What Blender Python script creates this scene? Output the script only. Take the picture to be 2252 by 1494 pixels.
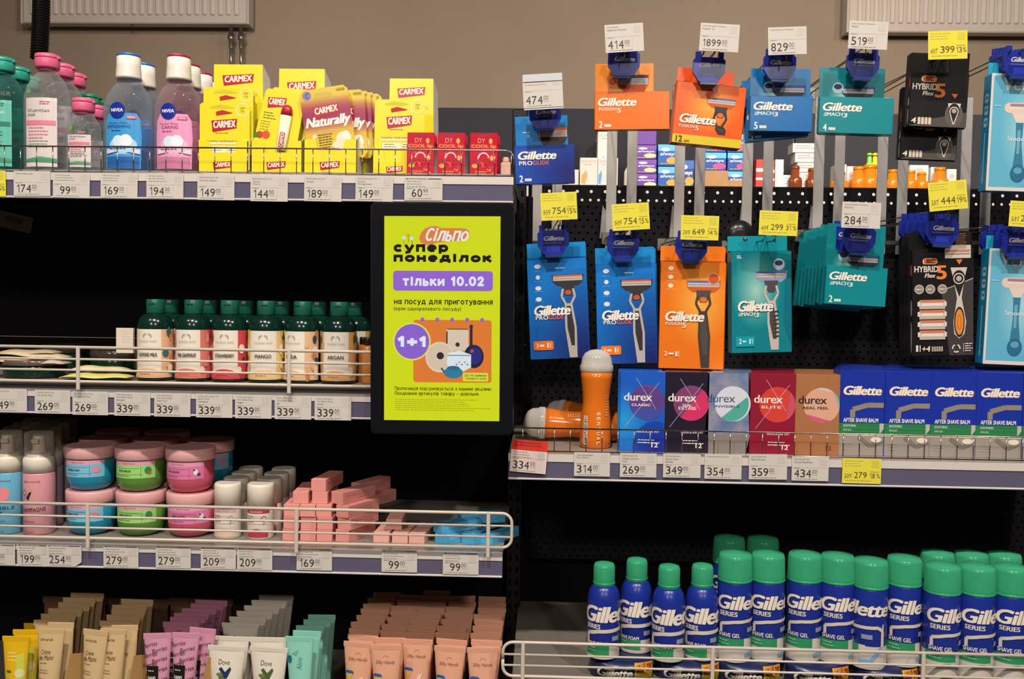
import bpy, math, random
from mathutils import Vector, Matrix, Euler
for o in list(bpy.data.objects): bpy.data.objects.remove(o)
SC = bpy.context.scene; COL = SC.collection
# ------------------------------------------------------------------ camera
F = 2000.0; CAM = Vector((0, 0, 1.6)); YAW = 0.032; PIT = 0.0395; ROLL = 0.0145
_f = Vector((-math.sin(YAW)*math.cos(PIT), math.cos(YAW)*math.cos(PIT), -math.sin(PIT)))
_r = Vector((math.cos(YAW), math.sin(YAW), 0)); _u = _r.cross(_f)
FW = _f.normalized(); RT = (_r*math.cos(ROLL)+_u*math.sin(ROLL)).normalized(); UP = RT.cross(FW).normalized()
cam = bpy.data.cameras.new('camera'); co = bpy.data.objects.new('camera', cam); COL.objects.link(co)
cam.sensor_fit = 'HORIZONTAL'; cam.sensor_width = 36; cam.lens = F/2252*36; cam.clip_start = .05
mm = Matrix.Identity(4)
for i in range(3): mm[i][0] = RT[i]; mm[i][1] = UP[i]; mm[i][2] = -FW[i]; mm[i][3] = CAM[i]
co.matrix_world = mm; SC.camera = co
# ------------------------------------------------------------------ light
SC.view_settings.view_transform = 'Standard'; SC.view_settings.look = 'None'
SC.view_settings.gamma = 1; SC.view_settings.use_curve_mapping = False; SC.view_settings.exposure = -0.1
W = bpy.data.worlds.new('shop'); SC.world = W; W.use_nodes = True
W.node_tree.nodes['Background'].inputs[0].default_value = (1.0, .86, .74, 1)
W.node_tree.nodes['Background'].inputs[1].default_value = .06
def lamp(x, y, z, e, sz, tgt, col=(1, .9, .8)):
    l = bpy.data.lights.new('ceiling_or_fill_lamp', 'AREA'); l.shape = 'DISK'; l.size = sz; l.energy = e; l.color = col
    o = bpy.data.objects.new('ceiling_or_fill_lamp', l); COL.objects.link(o); o.location = (x, y, z)
    o.rotation_euler = (Vector(tgt)-Vector((x, y, z))).to_track_quat('-Z', 'Y').to_euler()
    return o
for lx, le in ((-1.7, 30), (-.25, 92), (1.25, 62)): lamp(lx, -.62, 4.4, le, .11, (lx*.5, 1.6, 1.3))
lamp(-1.1, -2.9, 3.5, 46, .4, (-.4, 1.6, 1.0)); lamp(1.2, -2.9, 3.5, 42, .4, (.5, 1.6, 1.0))
lamp(-1.5, 3.3, 3.3, 24, .3, (-1.4, 4.6, 1.0))  # unseen fill lamp, added to lift the left part of the back wall
lamp(1.6, 3.2, 3.3, 22, .3, (1.2, 4.6, 1.0))  # same added fill for the right part of the back wall
lamp(.9, 2.7, 3.3, 26, .3, (1.0, 4.35, 1.9))  # unseen fill lamp, added to brighten the goods on the far gondola
lamp(2.2, 2.7, 3.3, 20, .3, (1.9, 4.35, 1.9))  # second added fill for the far gondola, further right
# ------------------------------------------------------------------ helpers
def P(px, py, Y):
    d = FW+RT*((px-1126)/F)+UP*((747-py)/F)
    return CAM+d*(Y/d.y)
def S(Y): return Y/F
def PX(px, Y, z):
    a = (px-1126)/F; n = RT-FW*a; d0 = Vector((0, Y, z-CAM.z))
    return Vector((-(n.dot(d0))/n.x, Y, z))
def lin(c):
    c = c/255.; return c/12.92 if c <= .04045 else ((c+.055)/1.055)**2.4
MATS = {}
def M(key):
    """material 'rrggbb' + optional finish: /g glossy /m metal /t clear plastic /f frosted /e light /n grainy /d matt /c satin film /s steel"""
    if key in MATS: return MATS[key]
    h, _, fin = key.partition('/')
    rgb = [lin(int(h[i:i+2], 16)) for i in (0, 2, 4)]+[1]
    m = bpy.data.materials.new('paint_'+key.replace('/', '_')); m.use_nodes = True
    nt = m.node_tree; b = nt.nodes['Principled BSDF']; b.inputs['Base Color'].default_value = rgb
    b.inputs['Roughness'].default_value = .5; b.inputs['Specular IOR Level'].default_value = .4
    I = b.inputs
    if fin == 'g': I['Roughness'].default_value = .16; I['Specular IOR Level'].default_value = .5
    if fin == 'c': I['Roughness'].default_value = .28
    if fin == 'm': I['Metallic'].default_value = .85; I['Roughness'].default_value = .33
    if fin == 's': I['Metallic'].default_value = 1; I['Roughness'].default_value = .22
    if fin == 'd': I['Roughness'].default_value = .85; I['Specular IOR Level'].default_value = .15
    if fin == 't': I['Transmission Weight'].default_value = 1; I['Roughness'].default_value = .03; I['IOR'].default_value = 1.14; I['Specular IOR Level'].default_value = .9
    if fin == 'f': I['Transmission Weight'].default_value = .55; I['Roughness'].default_value = .3; I['IOR'].default_value = 1.3
    if fin == 'p': I['Transmission Weight'].default_value = 1; I['Roughness'].default_value = .04; I['IOR'].default_value = 1.12; I['Specular IOR Level'].default_value = .6
    if fin == 'h':   # holographic foil
        I['Metallic'].default_value = .7; I['Roughness'].default_value = .3
    if fin == 'e':
        I['Emission Color'].default_value = rgb; I['Emission Strength'].default_value = 1.0; I['Specular IOR Level'].default_value = .05
        I['Base Color'].default_value = (.01, .01, .01, 1); I['Roughness'].default_value = .3
    if fin in ('n', 'h', 'w', 'k'):
        n = nt.nodes.new('ShaderNodeTexNoise'); n.inputs['Scale'].default_value = {'n': 90, 'h': 30, 'w': 2.2, 'k': 14}[fin]
        n.inputs['Detail'].default_value = 5
        tc = nt.nodes.new('ShaderNodeTexCoord'); nt.links.new(tc.outputs['Object'], n.inputs['Vector'])
        r = nt.nodes.new('ShaderNodeValToRGB'); nt.links.new(n.outputs['Fac'], r.inputs['Fac'])
        k = .82 if fin != 'w' else .9
        r.color_ramp.elements[0].position = .3; r.color_ramp.elements[1].position = .7
        r.color_ramp.elements[0].color = [c*k for c in rgb[:3]]+[1]; r.color_ramp.elements[1].color = rgb
        if fin == 'h':
            r.color_ramp.elements[0].color = (lin(110), lin(170), lin(240), 1); r.color_ramp.elements[1].color = (lin(235), lin(225), lin(245), 1)
        nt.links.new(r.outputs['Color'], I['Base Color'])
        bp = nt.nodes.new('ShaderNodeBump'); bp.inputs['Strength'].default_value = .12 if fin != 'w' else .05
        bp.inputs['Distance'].default_value = .002
        nt.links.new(n.outputs['Fac'], bp.inputs['Height']); nt.links.new(bp.outputs['Normal'], I['Normal'])
        if fin != 'h': I['Roughness'].default_value = .75
    if fin in ('t', 'p', 'f'):
        out = nt.nodes['Material Output']; mx = nt.nodes.new('ShaderNodeMixShader'); tr = nt.nodes.new('ShaderNodeBsdfTransparent')
        tr.inputs[0].default_value = rgb; lw = nt.nodes.new('ShaderNodeLayerWeight'); lw.inputs['Blend'].default_value = .25
        mr = nt.nodes.new('ShaderNodeMapRange'); nt.links.new(lw.outputs['Facing'], mr.inputs['Value'])
        mr.inputs['To Min'].default_value = {'t': .10, 'p': .08, 'f': .52}[fin]; mr.inputs['To Max'].default_value = {'t': .75, 'p': .5, 'f': .95}[fin]
        I['Transmission Weight'].default_value = 0; I['Roughness'].default_value = .05 if fin != 'f' else .18; I['Specular IOR Level'].default_value = .8
        if fin == 't': I['Base Color'].default_value = [c*.55 for c in rgb[:3]]+[1]
        nt.links.new(mr.outputs['Result'], mx.inputs[0]); nt.links.new(tr.outputs[0], mx.inputs[1]); nt.links.new(b.outputs[0], mx.inputs[2]); nt.links.new(mx.outputs[0], out.inputs['Surface'])
    MATS[key] = m
    return m
_T = {}
def text_geo(s, bold=.0, shear=0.0, sp=1.0):
    k = (s, bold, shear, sp)
    if k in _T: return _T[k]
    c = bpy.data.curves.new('t', 'FONT'); c.body = s; c.offset = bold; c.shear = shear; c.resolution_u = 3; c.size = 20; c.space_character = sp
    c.fill_mode = 'BOTH' if hasattr(c, 'fill_mode') else 'FRONT'
    c.extrude = 0
    try: c.fill_mode = 'FRONT'
    except Exception: pass
    o = bpy.data.objects.new('t', c); me = bpy.data.meshes.new_from_object(o)
    V = [(v.co.x, v.co.y) for v in me.vertices]; Fc = [tuple(p.vertices) for p in me.polygons]
    bpy.data.objects.remove(o); bpy.data.curves.remove(c); bpy.data.meshes.remove(me)
    if not V: V = [(0, 0), (1, 1)]
    x0 = min(v[0] for v in V); x1 = max(v[0] for v in V); y0 = min(v[1] for v in V); y1 = max(v[1] for v in V)
    V = [((v[0]-x0)/max(x1-x0, 1e-6), (v[1]-y0)/max(y1-y0, 1e-6)) for v in V]
    # keep all faces pointing one way
    G = []
    for f in Fc:
        a = sum(V[f[i-1]][0]*V[f[i]][1]-V[f[i]][0]*V[f[i-1]][1] for i in range(len(f)))
        G.append(f if a > 0 else f[::-1])
    _T[k] = (V, G); return _T[k]
class MB:
    def __init__(s): s.v = []; s.f = []; s.mi = []; s.sm = []; s.mats = []
    def mid(s, m):
        if m not in s.mats: s.mats.append(m)
        return s.mats.index(m)
    def add(s, vs, fs, m, smooth=False):
        b = len(s.v); s.v += [tuple(v) for v in vs]; k = s.mid(m)
        for f in fs: s.f.append(tuple(i+b for i in f)); s.mi.append(k); s.sm.append(smooth)
        return s
    def box(s, x0, y0, z0, x1, y1, z1, m, c=0.0, M4=None):
        if c <= 0:
            vs = [(x, y, z) for x in (x0, x1) for y in (y0, y1) for z in (z0, z1)]
            fs = [(0, 1, 3, 2), (4, 6, 7, 5), (0, 4, 5, 1), (2, 3, 7, 6), (0, 2, 6, 4), (1, 5, 7, 3)]
        else:
            vs = []; idx = {}
            for a, X in ((0, x0), (1, x1)):
                for b, Y in ((0, y0), (1, y1)):
                    for d, Z in ((0, z0), (1, z1)):
                        xi = X+(c if a == 0 else -c); yi = Y+(c if b == 0 else -c); zi = Z+(c if d == 0 else -c)
                        idx[a, b, d] = len(vs); vs += [(X, yi, zi), (xi, Y, zi), (xi, yi, Z)]
            g = lambda a, b, d, k: idx[a, b, d]+k
            fs = []
            for a in (0, 1):
                q = [g(a, 0, 0, 0), g(a, 1, 0, 0), g(a, 1, 1, 0), g(a, 0, 1, 0)]; fs.append(tuple(q if a else q[::-1]))
                q = [g(0, a, 0, 1), g(1, a, 0, 1), g(1, a, 1, 1), g(0, a, 1, 1)]; fs.append(tuple(q[::-1] if a else q))
                q = [g(0, 0, a, 2), g(1, 0, a, 2), g(1, 1, a, 2), g(0, 1, a, 2)]; fs.append(tuple(q if a else q[::-1]))
            for a in (0, 1):
                for b in (0, 1):
                    q = [g(a, b, 0, 0), g(a, b, 1, 0), g(a, b, 1, 1), g(a, b, 0, 1)]; fs.append(tuple(q if a == b else q[::-1]))
                    q = [g(a, 0, b, 0), g(a, 1, b, 0), g(a, 1, b, 2), g(a, 0, b, 2)]; fs.append(tuple(q[::-1] if a == b else q))
                    q = [g(0, a, b, 1), g(1, a, b, 1), g(1, a, b, 2), g(0, a, b, 2)]; fs.append(tuple(q if a == b else q[::-1]))
                    for d in (0, 1):
                        q = [g(a, b, d, 0), g(a, b, d, 1), g(a, b, d, 2)]; fs.append(tuple(q if (a+b+d) % 2 else q[::-1]))
        if M4 is not None: vs = [M4 @ Vector(v) for v in vs]
        return s.add(vs, fs, m)
    def lathe(s, prof, m, n=28, cx=0, cy=0, sx=1, sy=1, cap0=True, cap1=True, smooth=True, M4=None):
        vs = []; fs = []
        for r, z in prof:
            for i in range(n):
                a = 2*math.pi*i/n; vs.append((cx+r*sx*math.sin(a), cy-r*sy*math.cos(a), z))
        for j in range(len(prof)-1):
            for i in range(n):
                k = (i+1) % n; fs.append((j*n+i, j*n+k, (j+1)*n+k, (j+1)*n+i))
        if M4 is not None: vs = [M4 @ Vector(v) for v in vs]
        s.add(vs, fs, m, smooth)
        b = len(s.v)-len(vs)
        if cap0 and prof[0][0] > 0: s.f.append(tuple(b+i for i in range(n))[::-1]); s.mi.append(s.mid(m)); s.sm.append(False)
        if cap1 and prof[-1][0] > 0: s.f.append(tuple(b+(len(prof)-1)*n+i for i in range(n))); s.mi.append(s.mid(m)); s.sm.append(False)
        return s
    def prism(s, poly, y0, y1, m):
        """poly in (x,z), counter-clockwise as seen from the front"""
        n = len(poly); a = sum(poly[i-1][0]*poly[i][1]-poly[i][0]*poly[i-1][1] for i in range(n))
        if a < 0: poly = poly[::-1]
        vs = [(x, y0, z) for x, z in poly]+[(x, y1, z) for x, z in poly]
        fs = [tuple(range(n)), tuple(range(n, 2*n))[::-1]]+[(i, i+n, (i+1) % n+n, (i+1) % n) for i in range(n)]
        return s.add(vs, fs, m)
    def tube(s, pts, r, m, n=8, closed=False):
        pts = [Vector(p) for p in pts]; vs = []; fs = []; N = len(pts); up = None
        for i, p in enumerate(pts):
            a = pts[i-1] if (i > 0 or closed) else p; b = pts[(i+1) % N] if (i < N-1 or closed) else p
            t = (b-a).normalized()
            if up is None: up = t.orthogonal().normalized()
            up = (up-t*up.dot(t)).normalized(); w = t.cross(up)
            for k in range(n):
                an = 2*math.pi*k/n; vs.append(p+(up*math.cos(an)+w*math.sin(an))*r)
        L = N if closed else N-1
        for i in range(L):
            for k in range(n):
                j = (i+1) % N; fs.append((i*n+k, i*n+(k+1) % n, j*n+(k+1) % n, j*n+k))
        if not closed: fs += [tuple(range(n))[::-1], tuple((N-1)*n+k for k in range(n))]
        return s.add(vs, fs, m, True)
    def mesh(s, name, sc=1.0):
        me = bpy.data.meshes.new(name)
        me.from_pydata([(v[0]*sc, v[1]*sc, v[2]*sc) for v in s.v], [], s.f)
        for k in s.mats: me.materials.append(M(k))
        me.polygons.foreach_set('material_index', s.mi); me.polygons.foreach_set('use_smooth', s.sm); me.update()
        return me
    def obj(s, name, parent=None, sc=1.0, loc=None, rot=None, label=None):
        o = bpy.data.objects.new(name, s.mesh(name, sc)); COL.objects.link(o)
        if parent: o.parent = parent
        if loc is not None: o.location = loc
        if rot is not None: o.rotation_euler = rot
        if label: o['label'] = label
        return o
def boxed(pts, strip):
    u0 = min(p[0] for p in pts); u1 = max(p[0] for p in pts)
    if u1-u0 <= strip: return [pts]
    out = []; n = int(math.ceil((u1-u0)/strip))
    def clip(P_, k, sgn):
        r = []
        for i in range(len(P_)):
            a, b = P_[i-1], P_[i]; da = (a[0]-k)*sgn; db = (b[0]-k)*sgn
            if (da < 0) != (db < 0):
                t = da/(da-db); r.append((k, a[1]+(b[1]-a[1])*t))
            if db >= 0: r.append(b)
        return r
    for i in range(n):
        a = u0+(u1-u0)*i/n; b = u0+(u1-u0)*(i+1)/n
        q = clip(clip(pts, a, 1), b, -1)
        if len(q) > 2: out.append(q)
    return out
def _el(cx, cy, rx, ry, a0=0, a1=360, n=22): return [(cx+rx*math.cos(math.radians(a0+(a1-a0)*i/n)), cy+ry*math.sin(math.radians(a0+(a1-a0)*i/n))) for i in range(n+1)]
SF = {'а': (.7, [_el(.34, .5, .34, .46), [(.7, 0), (.7, 1)]]), 'в': (.62, [[(0, 1), (0, 0), (.45, 0), (.55, .24), (.45, .48), (0, .48)], [(.45, .48), (.62, .74), (.48, 1), (0, 1)]]),
      'г': (.55, [[(0, 1), (0, 0), (.55, 0)]]), 'д': (.9, [[(.14, .85), (.28, 0), (.74, 0), (.74, .85)], [(0, 1.18), (0, .88), (.9, .88), (.9, 1.18)]]), 'е': (.75, [[(.04, .5), (.74, .5)], _el(.38, .5, .37, .47, 0, -310)]),
      'и': (.7, [[(0, 0), (0, 1)], [(0, .95), (.7, .05)], [(.7, 0), (.7, 1)]]), 'і': (.12, [[(.06, 0), (.06, 1)], [(.06, -.32), (.06, -.26)]]), 'к': (.68, [[(0, 0), (0, 1)], [(.62, 0), (.05, .52)], [(.22, .42), (.68, 1)]]),
      'л': (.78, [[(0, .98), (.14, .85), (.24, 0), (.76, 0), (.76, 1)]]), 'м': (.88, [[(0, 1), (0, 0), (.44, .7), (.88, 0), (.88, 1)]]), 'н': (.7, [[(0, 0), (0, 1)], [(.7, 0), (.7, 1)], [(0, .5), (.7, .5)]]),
      'о': (.78, [_el(.39, .5, .39, .48)]), 'п': (.7, [[(0, 1), (0, 0), (.7, 0), (.7, 1)]]), 'р': (.74, [[(0, 0), (0, 1.38)], _el(.38, .5, .36, .47)]), 'с': (.68, [_el(.38, .5, .38, .48, -45, -315)]),
      'т': (.7, [[(0, 0), (.7, 0)], [(.35, 0), (.35, 1)]]), 'у': (.74, [[(0, 0), (.38, .92)], [(.74, 0), (.34, 1.2), (.06, 1.34)]]), 'ь': (.62, [[(0, 0), (0, 1), (.46, 1), (.62, .73), (.46, .46), (0, .46)]]),
      'я': (.66, [[(.66, 1), (.66, 0), (.2, 0), (.04, .27), (.2, .54), (.66, .54)], [(.34, .54), (0, 1)]]), 'з': (.6, [[(0, .1), (.3, 0), (.55, .12), (.52, .38), (.25, .48), (.6, .64), (.55, .92), (.28, 1), (0, .9)]]),
      'ц': (.8, [[(0, 0), (0, .92), (.7, .92), (.7, 0)], [(.7, .92), (.82, .92), (.82, 1.2)]]), 'є': (.68, [_el(.38, .5, .38, .48, -45, -315), [(.05, .5), (.5, .5)]]), 'ш': (.95, [[(0, 0), (0, 1), (.95, 1), (.95, 0)], [(.47, 0), (.47, 1)]]),
      '1': (.34, [[(0, .26), (.26, .02), (.26, 1)]]), '0': (.66, [_el(.33, .5, .33, .48)]), '2': (.6, [[(.02, .26), (.14, .05), (.42, .02), (.58, .22), (.48, .5), (.04, .98), (.62, .98)]]), '.': (.1, [[(.05, .93), (.05, 1)]]), '+': (.62, [[(0, .55), (.62, .55)], [(.31, .24), (.31, .86)]]),
      '(': (.2, [[(.2, -.4), (0, .1), (0, .8), (.2, 1.25)]]), ')': (.2, [[(0, -.4), (.2, .1), (.2, .8), (0, 1.25)]]), '–': (.6, [[(0, .5), (.6, .5)]]), ' ': (.3, [])}
class Pr:
    """flat print on a face; u,v in photo pixels from the top left of the face"""
    def __init__(s, mb, W, H, R=None, z0=0, y=0, ry=None, fn=None, x0=0, eps=None, strip=4.0, side=None, Rc=None):
        s.mb = mb; s.W = W; s.H = H; s.R = R; s.z0 = z0; s.y = y; s.ry = ry if ry else R; s.k = 1; s.fn = fn; s.x0 = x0
        s.eps = eps or (.12 if (R or fn) else .05); s.curved = bool(R or fn); s.strip = strip; s.side = side
    def mp(s, u, v):
        e = s.eps*s.k; z = s.z0+s.H-v
        if s.fn: return s.fn(u-s.W/2, z, e)
        if s.R:
            a = (u-s.W/2)/s.R; e += .1
            return (s.x0+(s.R+e)*math.sin(a), s.y+s.ry-(s.ry+e)*math.cos(a), z)
        if s.side == 'L': return (s.x0-e, s.y+s.W-u, z)
        if s.side == 'R': return (s.x0+e, s.y+u, z)
        return (s.x0+u-s.W/2, s.y-e, z)
    def face(s, pts, m):
        # pts in (u,v); orient so the face looks outward
        a = sum(pts[i-1][0]*pts[i][1]-pts[i][0]*pts[i-1][1] for i in range(len(pts)))
        if a > 0: pts = pts[::-1]
        L = boxed(pts, s.strip) if s.curved else [pts]
        if s.fn: L = [[(b, a) for a, b in q2] for q in L for q2 in boxed([(b, a) for a, b in q], 8)]
        for q in L:
            s.mb.add([s.mp(u, v) for u, v in q], [tuple(range(len(q)))], m)
    def rect(s, x0, y0, x1, y1, m): return s.poly([(x0, y0), (x1, y0), (x1, y1), (x0, y1)], m)
    def poly(s, pts, m): s.face(list(pts), m); s.k += 1; return s
    def disc(s, cx, cy, r, m, ry=None, n=24, a0=0, a1=360):
        ry = ry or r; k = n if a1-a0 >= 360 else n+1
        p = [(cx+r*math.cos(math.radians(a0+(a1-a0)*i/n)), cy+ry*math.sin(math.radians(a0+(a1-a0)*i/n))) for i in range(k)]
        return s.poly(p, m)
    def rrect(s, x0, y0, x1, y1, r, m):
        p = []
        for cx, cy, a in ((x1-r, y0+r, -90), (x1-r, y1-r, 0), (x0+r, y1-r, 90), (x0+r, y0+r, 180)):
            for i in range(5): t = math.radians(a+i*22.5); p.append((cx+r*math.cos(t), cy+r*math.sin(t)))
        return s.poly(p, m)
    def line(s, x0, y0, x1, y1, w, m):
        d = math.hypot(x1-x0, y1-y0) or 1; nx = -(y1-y0)/d*w/2; ny = (x1-x0)/d*w/2
        return s.poly([(x0+nx, y0+ny), (x1+nx, y1+ny), (x1-nx, y1-ny), (x0-nx, y0-ny)], m)
    def pl(s, pts, w, m):
        for a, b in zip(pts, pts[1:]): s.line(a[0], a[1], b[0], b[1], w, m); s.k -= 1
        s.k += 1; return s
    def arc(s, cx, cy, r, w, a0, a1, m, n=20, ry=None):
        ry = ry or r
        s.pl([(cx+r*math.cos(math.radians(a0+(a1-a0)*i/n)), cy+ry*math.sin(math.radians(a0+(a1-a0)*i/n))) for i in range(n+1)], w, m); return s
    def text(s, t, x0, y0, x1, y1, m, bold=.0, shear=0, rot=0, sp=1.0):
        V, G = text_geo(t, 0, shear, sp); cx = (x0+x1)/2; cy = (y0+y1)/2; bo = bold*(y1-y0)*.9
        c = math.cos(math.radians(rot)); n = math.sin(math.radians(rot))
        for dx, dy in (((-bo, -bo*.5), (bo, -bo*.5), (-bo, bo*.5), (bo, bo*.5)) if bold >= .03 else ((-bo, 0), (bo, 0)) if bold > 0 else ((0, 0),)):
            w = x1-x0-2*bo; h = y1-y0-bo; pts = []
            for a, b in V:
                u = (a-.5)*w+dx; v = (.5-b)*h+dy; pts.append((cx+u*c-v*n, cy+u*n+v*c))
            if s.curved:
                for g in G: s.face([pts[i] for i in g], m)
            else: s.mb.add([s.mp(*p) for p in pts], [g for g in G], m)
            s.k += .3
        s.k += 1; return s
    def glow(s, cx, cy, rx, ry, c0, c1, n=9, fin='/c'):
        """soft round colour patch printed in steps from c0 (rim) to c1 (centre), kept inside the face"""
        h = lambda c: [int(c[i:i+2], 16) for i in (0, 2, 4)]
        a, b = h(c0), h(c1)
        for i in range(n):
            t = (i+1)/n; q = 1-i/n; c = '%02x%02x%02x' % tuple(int(x+(y-x)*t) for x, y in zip(a, b))
            p = [(min(max(cx+rx*q*math.cos(math.radians(d)), .4), s.W-.4), min(max(cy+ry*q*math.sin(math.radians(d)), .4), s.H-.4)) for d in range(0, 360, 10)]
            s.face(p, c+fin); s.k += .5
        s.k += .5; return s
    def fat(s, t, x0, y0, x1, y1, m, d=1.2, e=None):
        # heavy lettering: the same outline laid down several times a little apart
        e = d if e is None else e
        for a in (-1, 0, 1):
            for b in (-1, 1): s.text(t, x0+d+a*d, y0+e+b*e, x1-d+a*d, y1-e+b*e, m); s.k -= 1; s.eps += .004
        s.k += 1; return s
    def digits(s, t, x0, y0, h, m, k=.60, gap=.13):
        # figures set one by one with wide spacing, returns the right edge
        x = x0
        for c in t:
            w = h*(.26 if c == '1' else k); o = h*.16 if c == '1' else 0
            if c == '1':
                b = x+o+w*.72; s.poly([(b-h*.045, y0), (b+h*.045, y0), (b+h*.045, y0+h), (b-h*.045, y0+h)], m); s.k -= 1
                s.poly([(b-h*.045, y0), (b-h*.045, y0+h*.14), (b-h*.26, y0+h*.31), (b-h*.26, y0+h*.21)], m); s.k -= 1
            else: s.text(c, x+o, y0, x+o+w, y0+h, m); s.k -= 1
            x += (h*k if c != '1' else o+w+h*.04)+h*gap
        s.k += 1; return x-h*gap
    def stroke(s, t, x0, y0, x1, y1, wt, m, slant=0, gap=.30):
        """lettering drawn as strokes, y0 top of the small letters, y1 base line"""
        wid = [SF.get(c.lower(), (.35, []))[0]*(1.15 if c.isupper() else 1)+gap for c in t]; k = (x1-x0)/(sum(wid)-gap); h = y1-y0; x = x0
        for c, w in zip(t, wid):
            up = 1.35 if c.isupper() else 1
            for p in SF.get(c.lower(), (.35, []))[1]:
                q = [(x+a*k*(1.15 if up > 1 else 1)-slant*(b-1)*h*up, y1-(1-b)*h*up) for a, b in p]
                for a, b in zip(q, q[1:]):
                    d = math.hypot(b[0]-a[0], b[1]-a[1]) or 1; e = (wt*.36 if len(p) < 9 else wt*.1)/d
                    s.line(a[0]-(b[0]-a[0])*e, a[1]-(b[1]-a[1])*e, b[0]+(b[0]-a[0])*e, b[1]+(b[1]-a[1])*e, wt, m); s.k -= .985
            x += w*k
        s.k += 1; return s
    def words(s, x0, y0, x1, rows, pitch, h, m, seed=1):
        r = random.Random(seed)
        for i in range(rows):
            x = x0; end = x0+(x1-x0)*r.uniform(.65, 1)
            while x < end:
                w = r.uniform(2.5, 9); e = min(x+w, end); s.rect(x, y0+i*pitch, e, y0+i*pitch+h, m); s.k -= 1; x = e+1.3
        s.k += 1; return s
    def gil(s, x0, y0, x1, y1, m='ece6da', sh='1a2a66'):
        w = (x1-x0)*.012+.3
        s.text('Gillette', x0+w, y0+w*.6, x1+w, y1+w*.6, sh, .06, .22, sp=.93)
        return s.text('Gillette', x0, y0, x1, y1, m, .05, .22, sp=.93)
def tag(o, label, cat, group=None, kind=None):
    o['label'] = label; o['category'] = cat
    if group: o['group'] = group
    if kind: o['kind'] = kind
    return o
def thing(name, label, cat, loc=(0, 0, 0), rot=(0, 0, 0), group=None):
    o = bpy.data.objects.new(name, None); COL.objects.link(o); o.empty_display_size = .02
    o.location = loc; o.rotation_euler = rot; return tag(o, label, cat, group)
def kids(o): return [c for c in bpy.data.objects if c.parent == o]
_K = {}
def dup(r, loc, rot=None, label=None, group=None):
    if r.name not in _K: _K[r.name] = [(c, kids(c)) for c in kids(r)]
    n = r.copy(); COL.objects.link(n); n.location = loc
    if rot is not None: n.rotation_euler = rot
    if label: n['label'] = label
    if group: n['group'] = group
    for c, gs in _K[r.name]:
        d = c.copy(); COL.objects.link(d); d.parent = n
        for g in gs: e = g.copy(); COL.objects.link(e); e.parent = d
    return n
class Proto:
    """builds a thing the first time, copies it after"""
    def __init__(s, fn, R=0): s.fn = fn; s.o = None; s.R = R
    def at(s, loc, rot=(0, 0, 0), label=None, group=None):
        if s.R and rot[2]: loc = Vector(loc)+Vector((s.R*s1*math.sin(rot[2]), s.R*s1*(1-math.cos(rot[2])), 0))
        if s.o is None:
            s.o = s.fn(); o = s.o; o.location = loc; o.rotation_euler = rot
            if label: o['label'] = label
            if group: o['group'] = group
            return o
        return dup(s.o, loc, rot, label, group)
def R3(ry=0, rz=0, rx=0): return (math.radians(rx), math.radians(ry), math.radians(rz))
ORD = ['first', 'second', 'third', 'fourth', 'fifth', 'sixth', 'seventh', 'eighth', 'ninth', 'tenth', 'eleventh', 'twelfth', 'thirteenth']
YF = 1.50
s1 = S(1.54)
Z1 = P(550, 384, 1.54).z; Z2 = P(500, 842, 1.56).z; Z3 = P(500, 1184, 1.56).z
Z4 = Z3-.325; Z5 = P(1700, 1001, 1.54).z; Z6 = P(1500, 1503, 1.50).z
YB = 1.93
# ------------------------------------------------------------------ setting
def structure(mb, name, **k):
    o = mb.obj(name, **k); o['kind'] = 'structure'; return o
structure(MB().box(-4.5, 5.2, 0, 4.5, 5.3, 5.0, '8b7967/w'), 'wall_back')
structure(MB().box(-4.5, -2.5, -.05, 4.5, 5.3, 0, '6a625a/k'), 'floor')
# radiators on the back wall
def radiator(x0, x1, ybot, name_label, flip=False):
    Yr = 5.08; a = P(x0, ybot, Yr); b = P(x1, ybot, Yr); w = b.x-a.x; H = .42
    t = thing('radiator', name_label, 'radiator', (a.x, Yr, a.z))
    MB().box(0, .0, .0, w, .075, H, 'b3a79c/c', .006).obj('panel', t)
    mb = MB(); n = int(w/.0455)
    for i in range(n):
        x = .035+(w-.07)*(i+.5)/n
        rib = MB().box(x-.0125, -.012, .045, x+.0125, .004, H-.02, 'bcb1a6/c', .006); rib.obj('rib', t)
    MB().box(-.012, -.004, -.004, .0, .08, H+.01, 'aca196/c', .002).obj('side_cover', t)
    MB().box(w, -.004, -.004, w+.012, .08, H+.01, 'aca196/c', .002).obj('side_cover', t)
    MB().box(w*.3, .075, .1, w*.3+.04, .12, .2, '8a8078').obj('wall_bracket', t)
    MB().box(w*.7, .075, .1, w*.7+.04, .12, .2, '8a8078').obj('wall_bracket', t)
    MB().tube([(w*.48, .03, -.012), (w*.48, .03, 0)], .006, '3a3430').obj('drain_plug', t)
    return t
ra = radiator(50, 543, 50, 'cream ribbed radiator high on the wall at upper left behind the clear bottles')
rb = radiator(1866, 2330, 70, 'cream ribbed radiator high on the wall at upper right behind the razors')
a = P(50, 50, 5.08)
for i, px in enumerate((508, 530)):
    p = P(px, 58, 5.12)-ra.location
    mb = MB().lathe([(.012, -.01), (.012, -.05), (.018, -.05), (.018, -.075), (.011, -.08), (.011, -.12), (.007, -.13)][::-1], '8f857c/m', 10)
    mb.obj('valve', ra, loc=p)
    MB().tube([(0, 0, -.12), (0, 0, -.2), (.012 if i else 0, .02, -.235), (.02, .08, -.25)], .0085, '9a8f84/m').obj('pipe', ra, loc=p)
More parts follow.
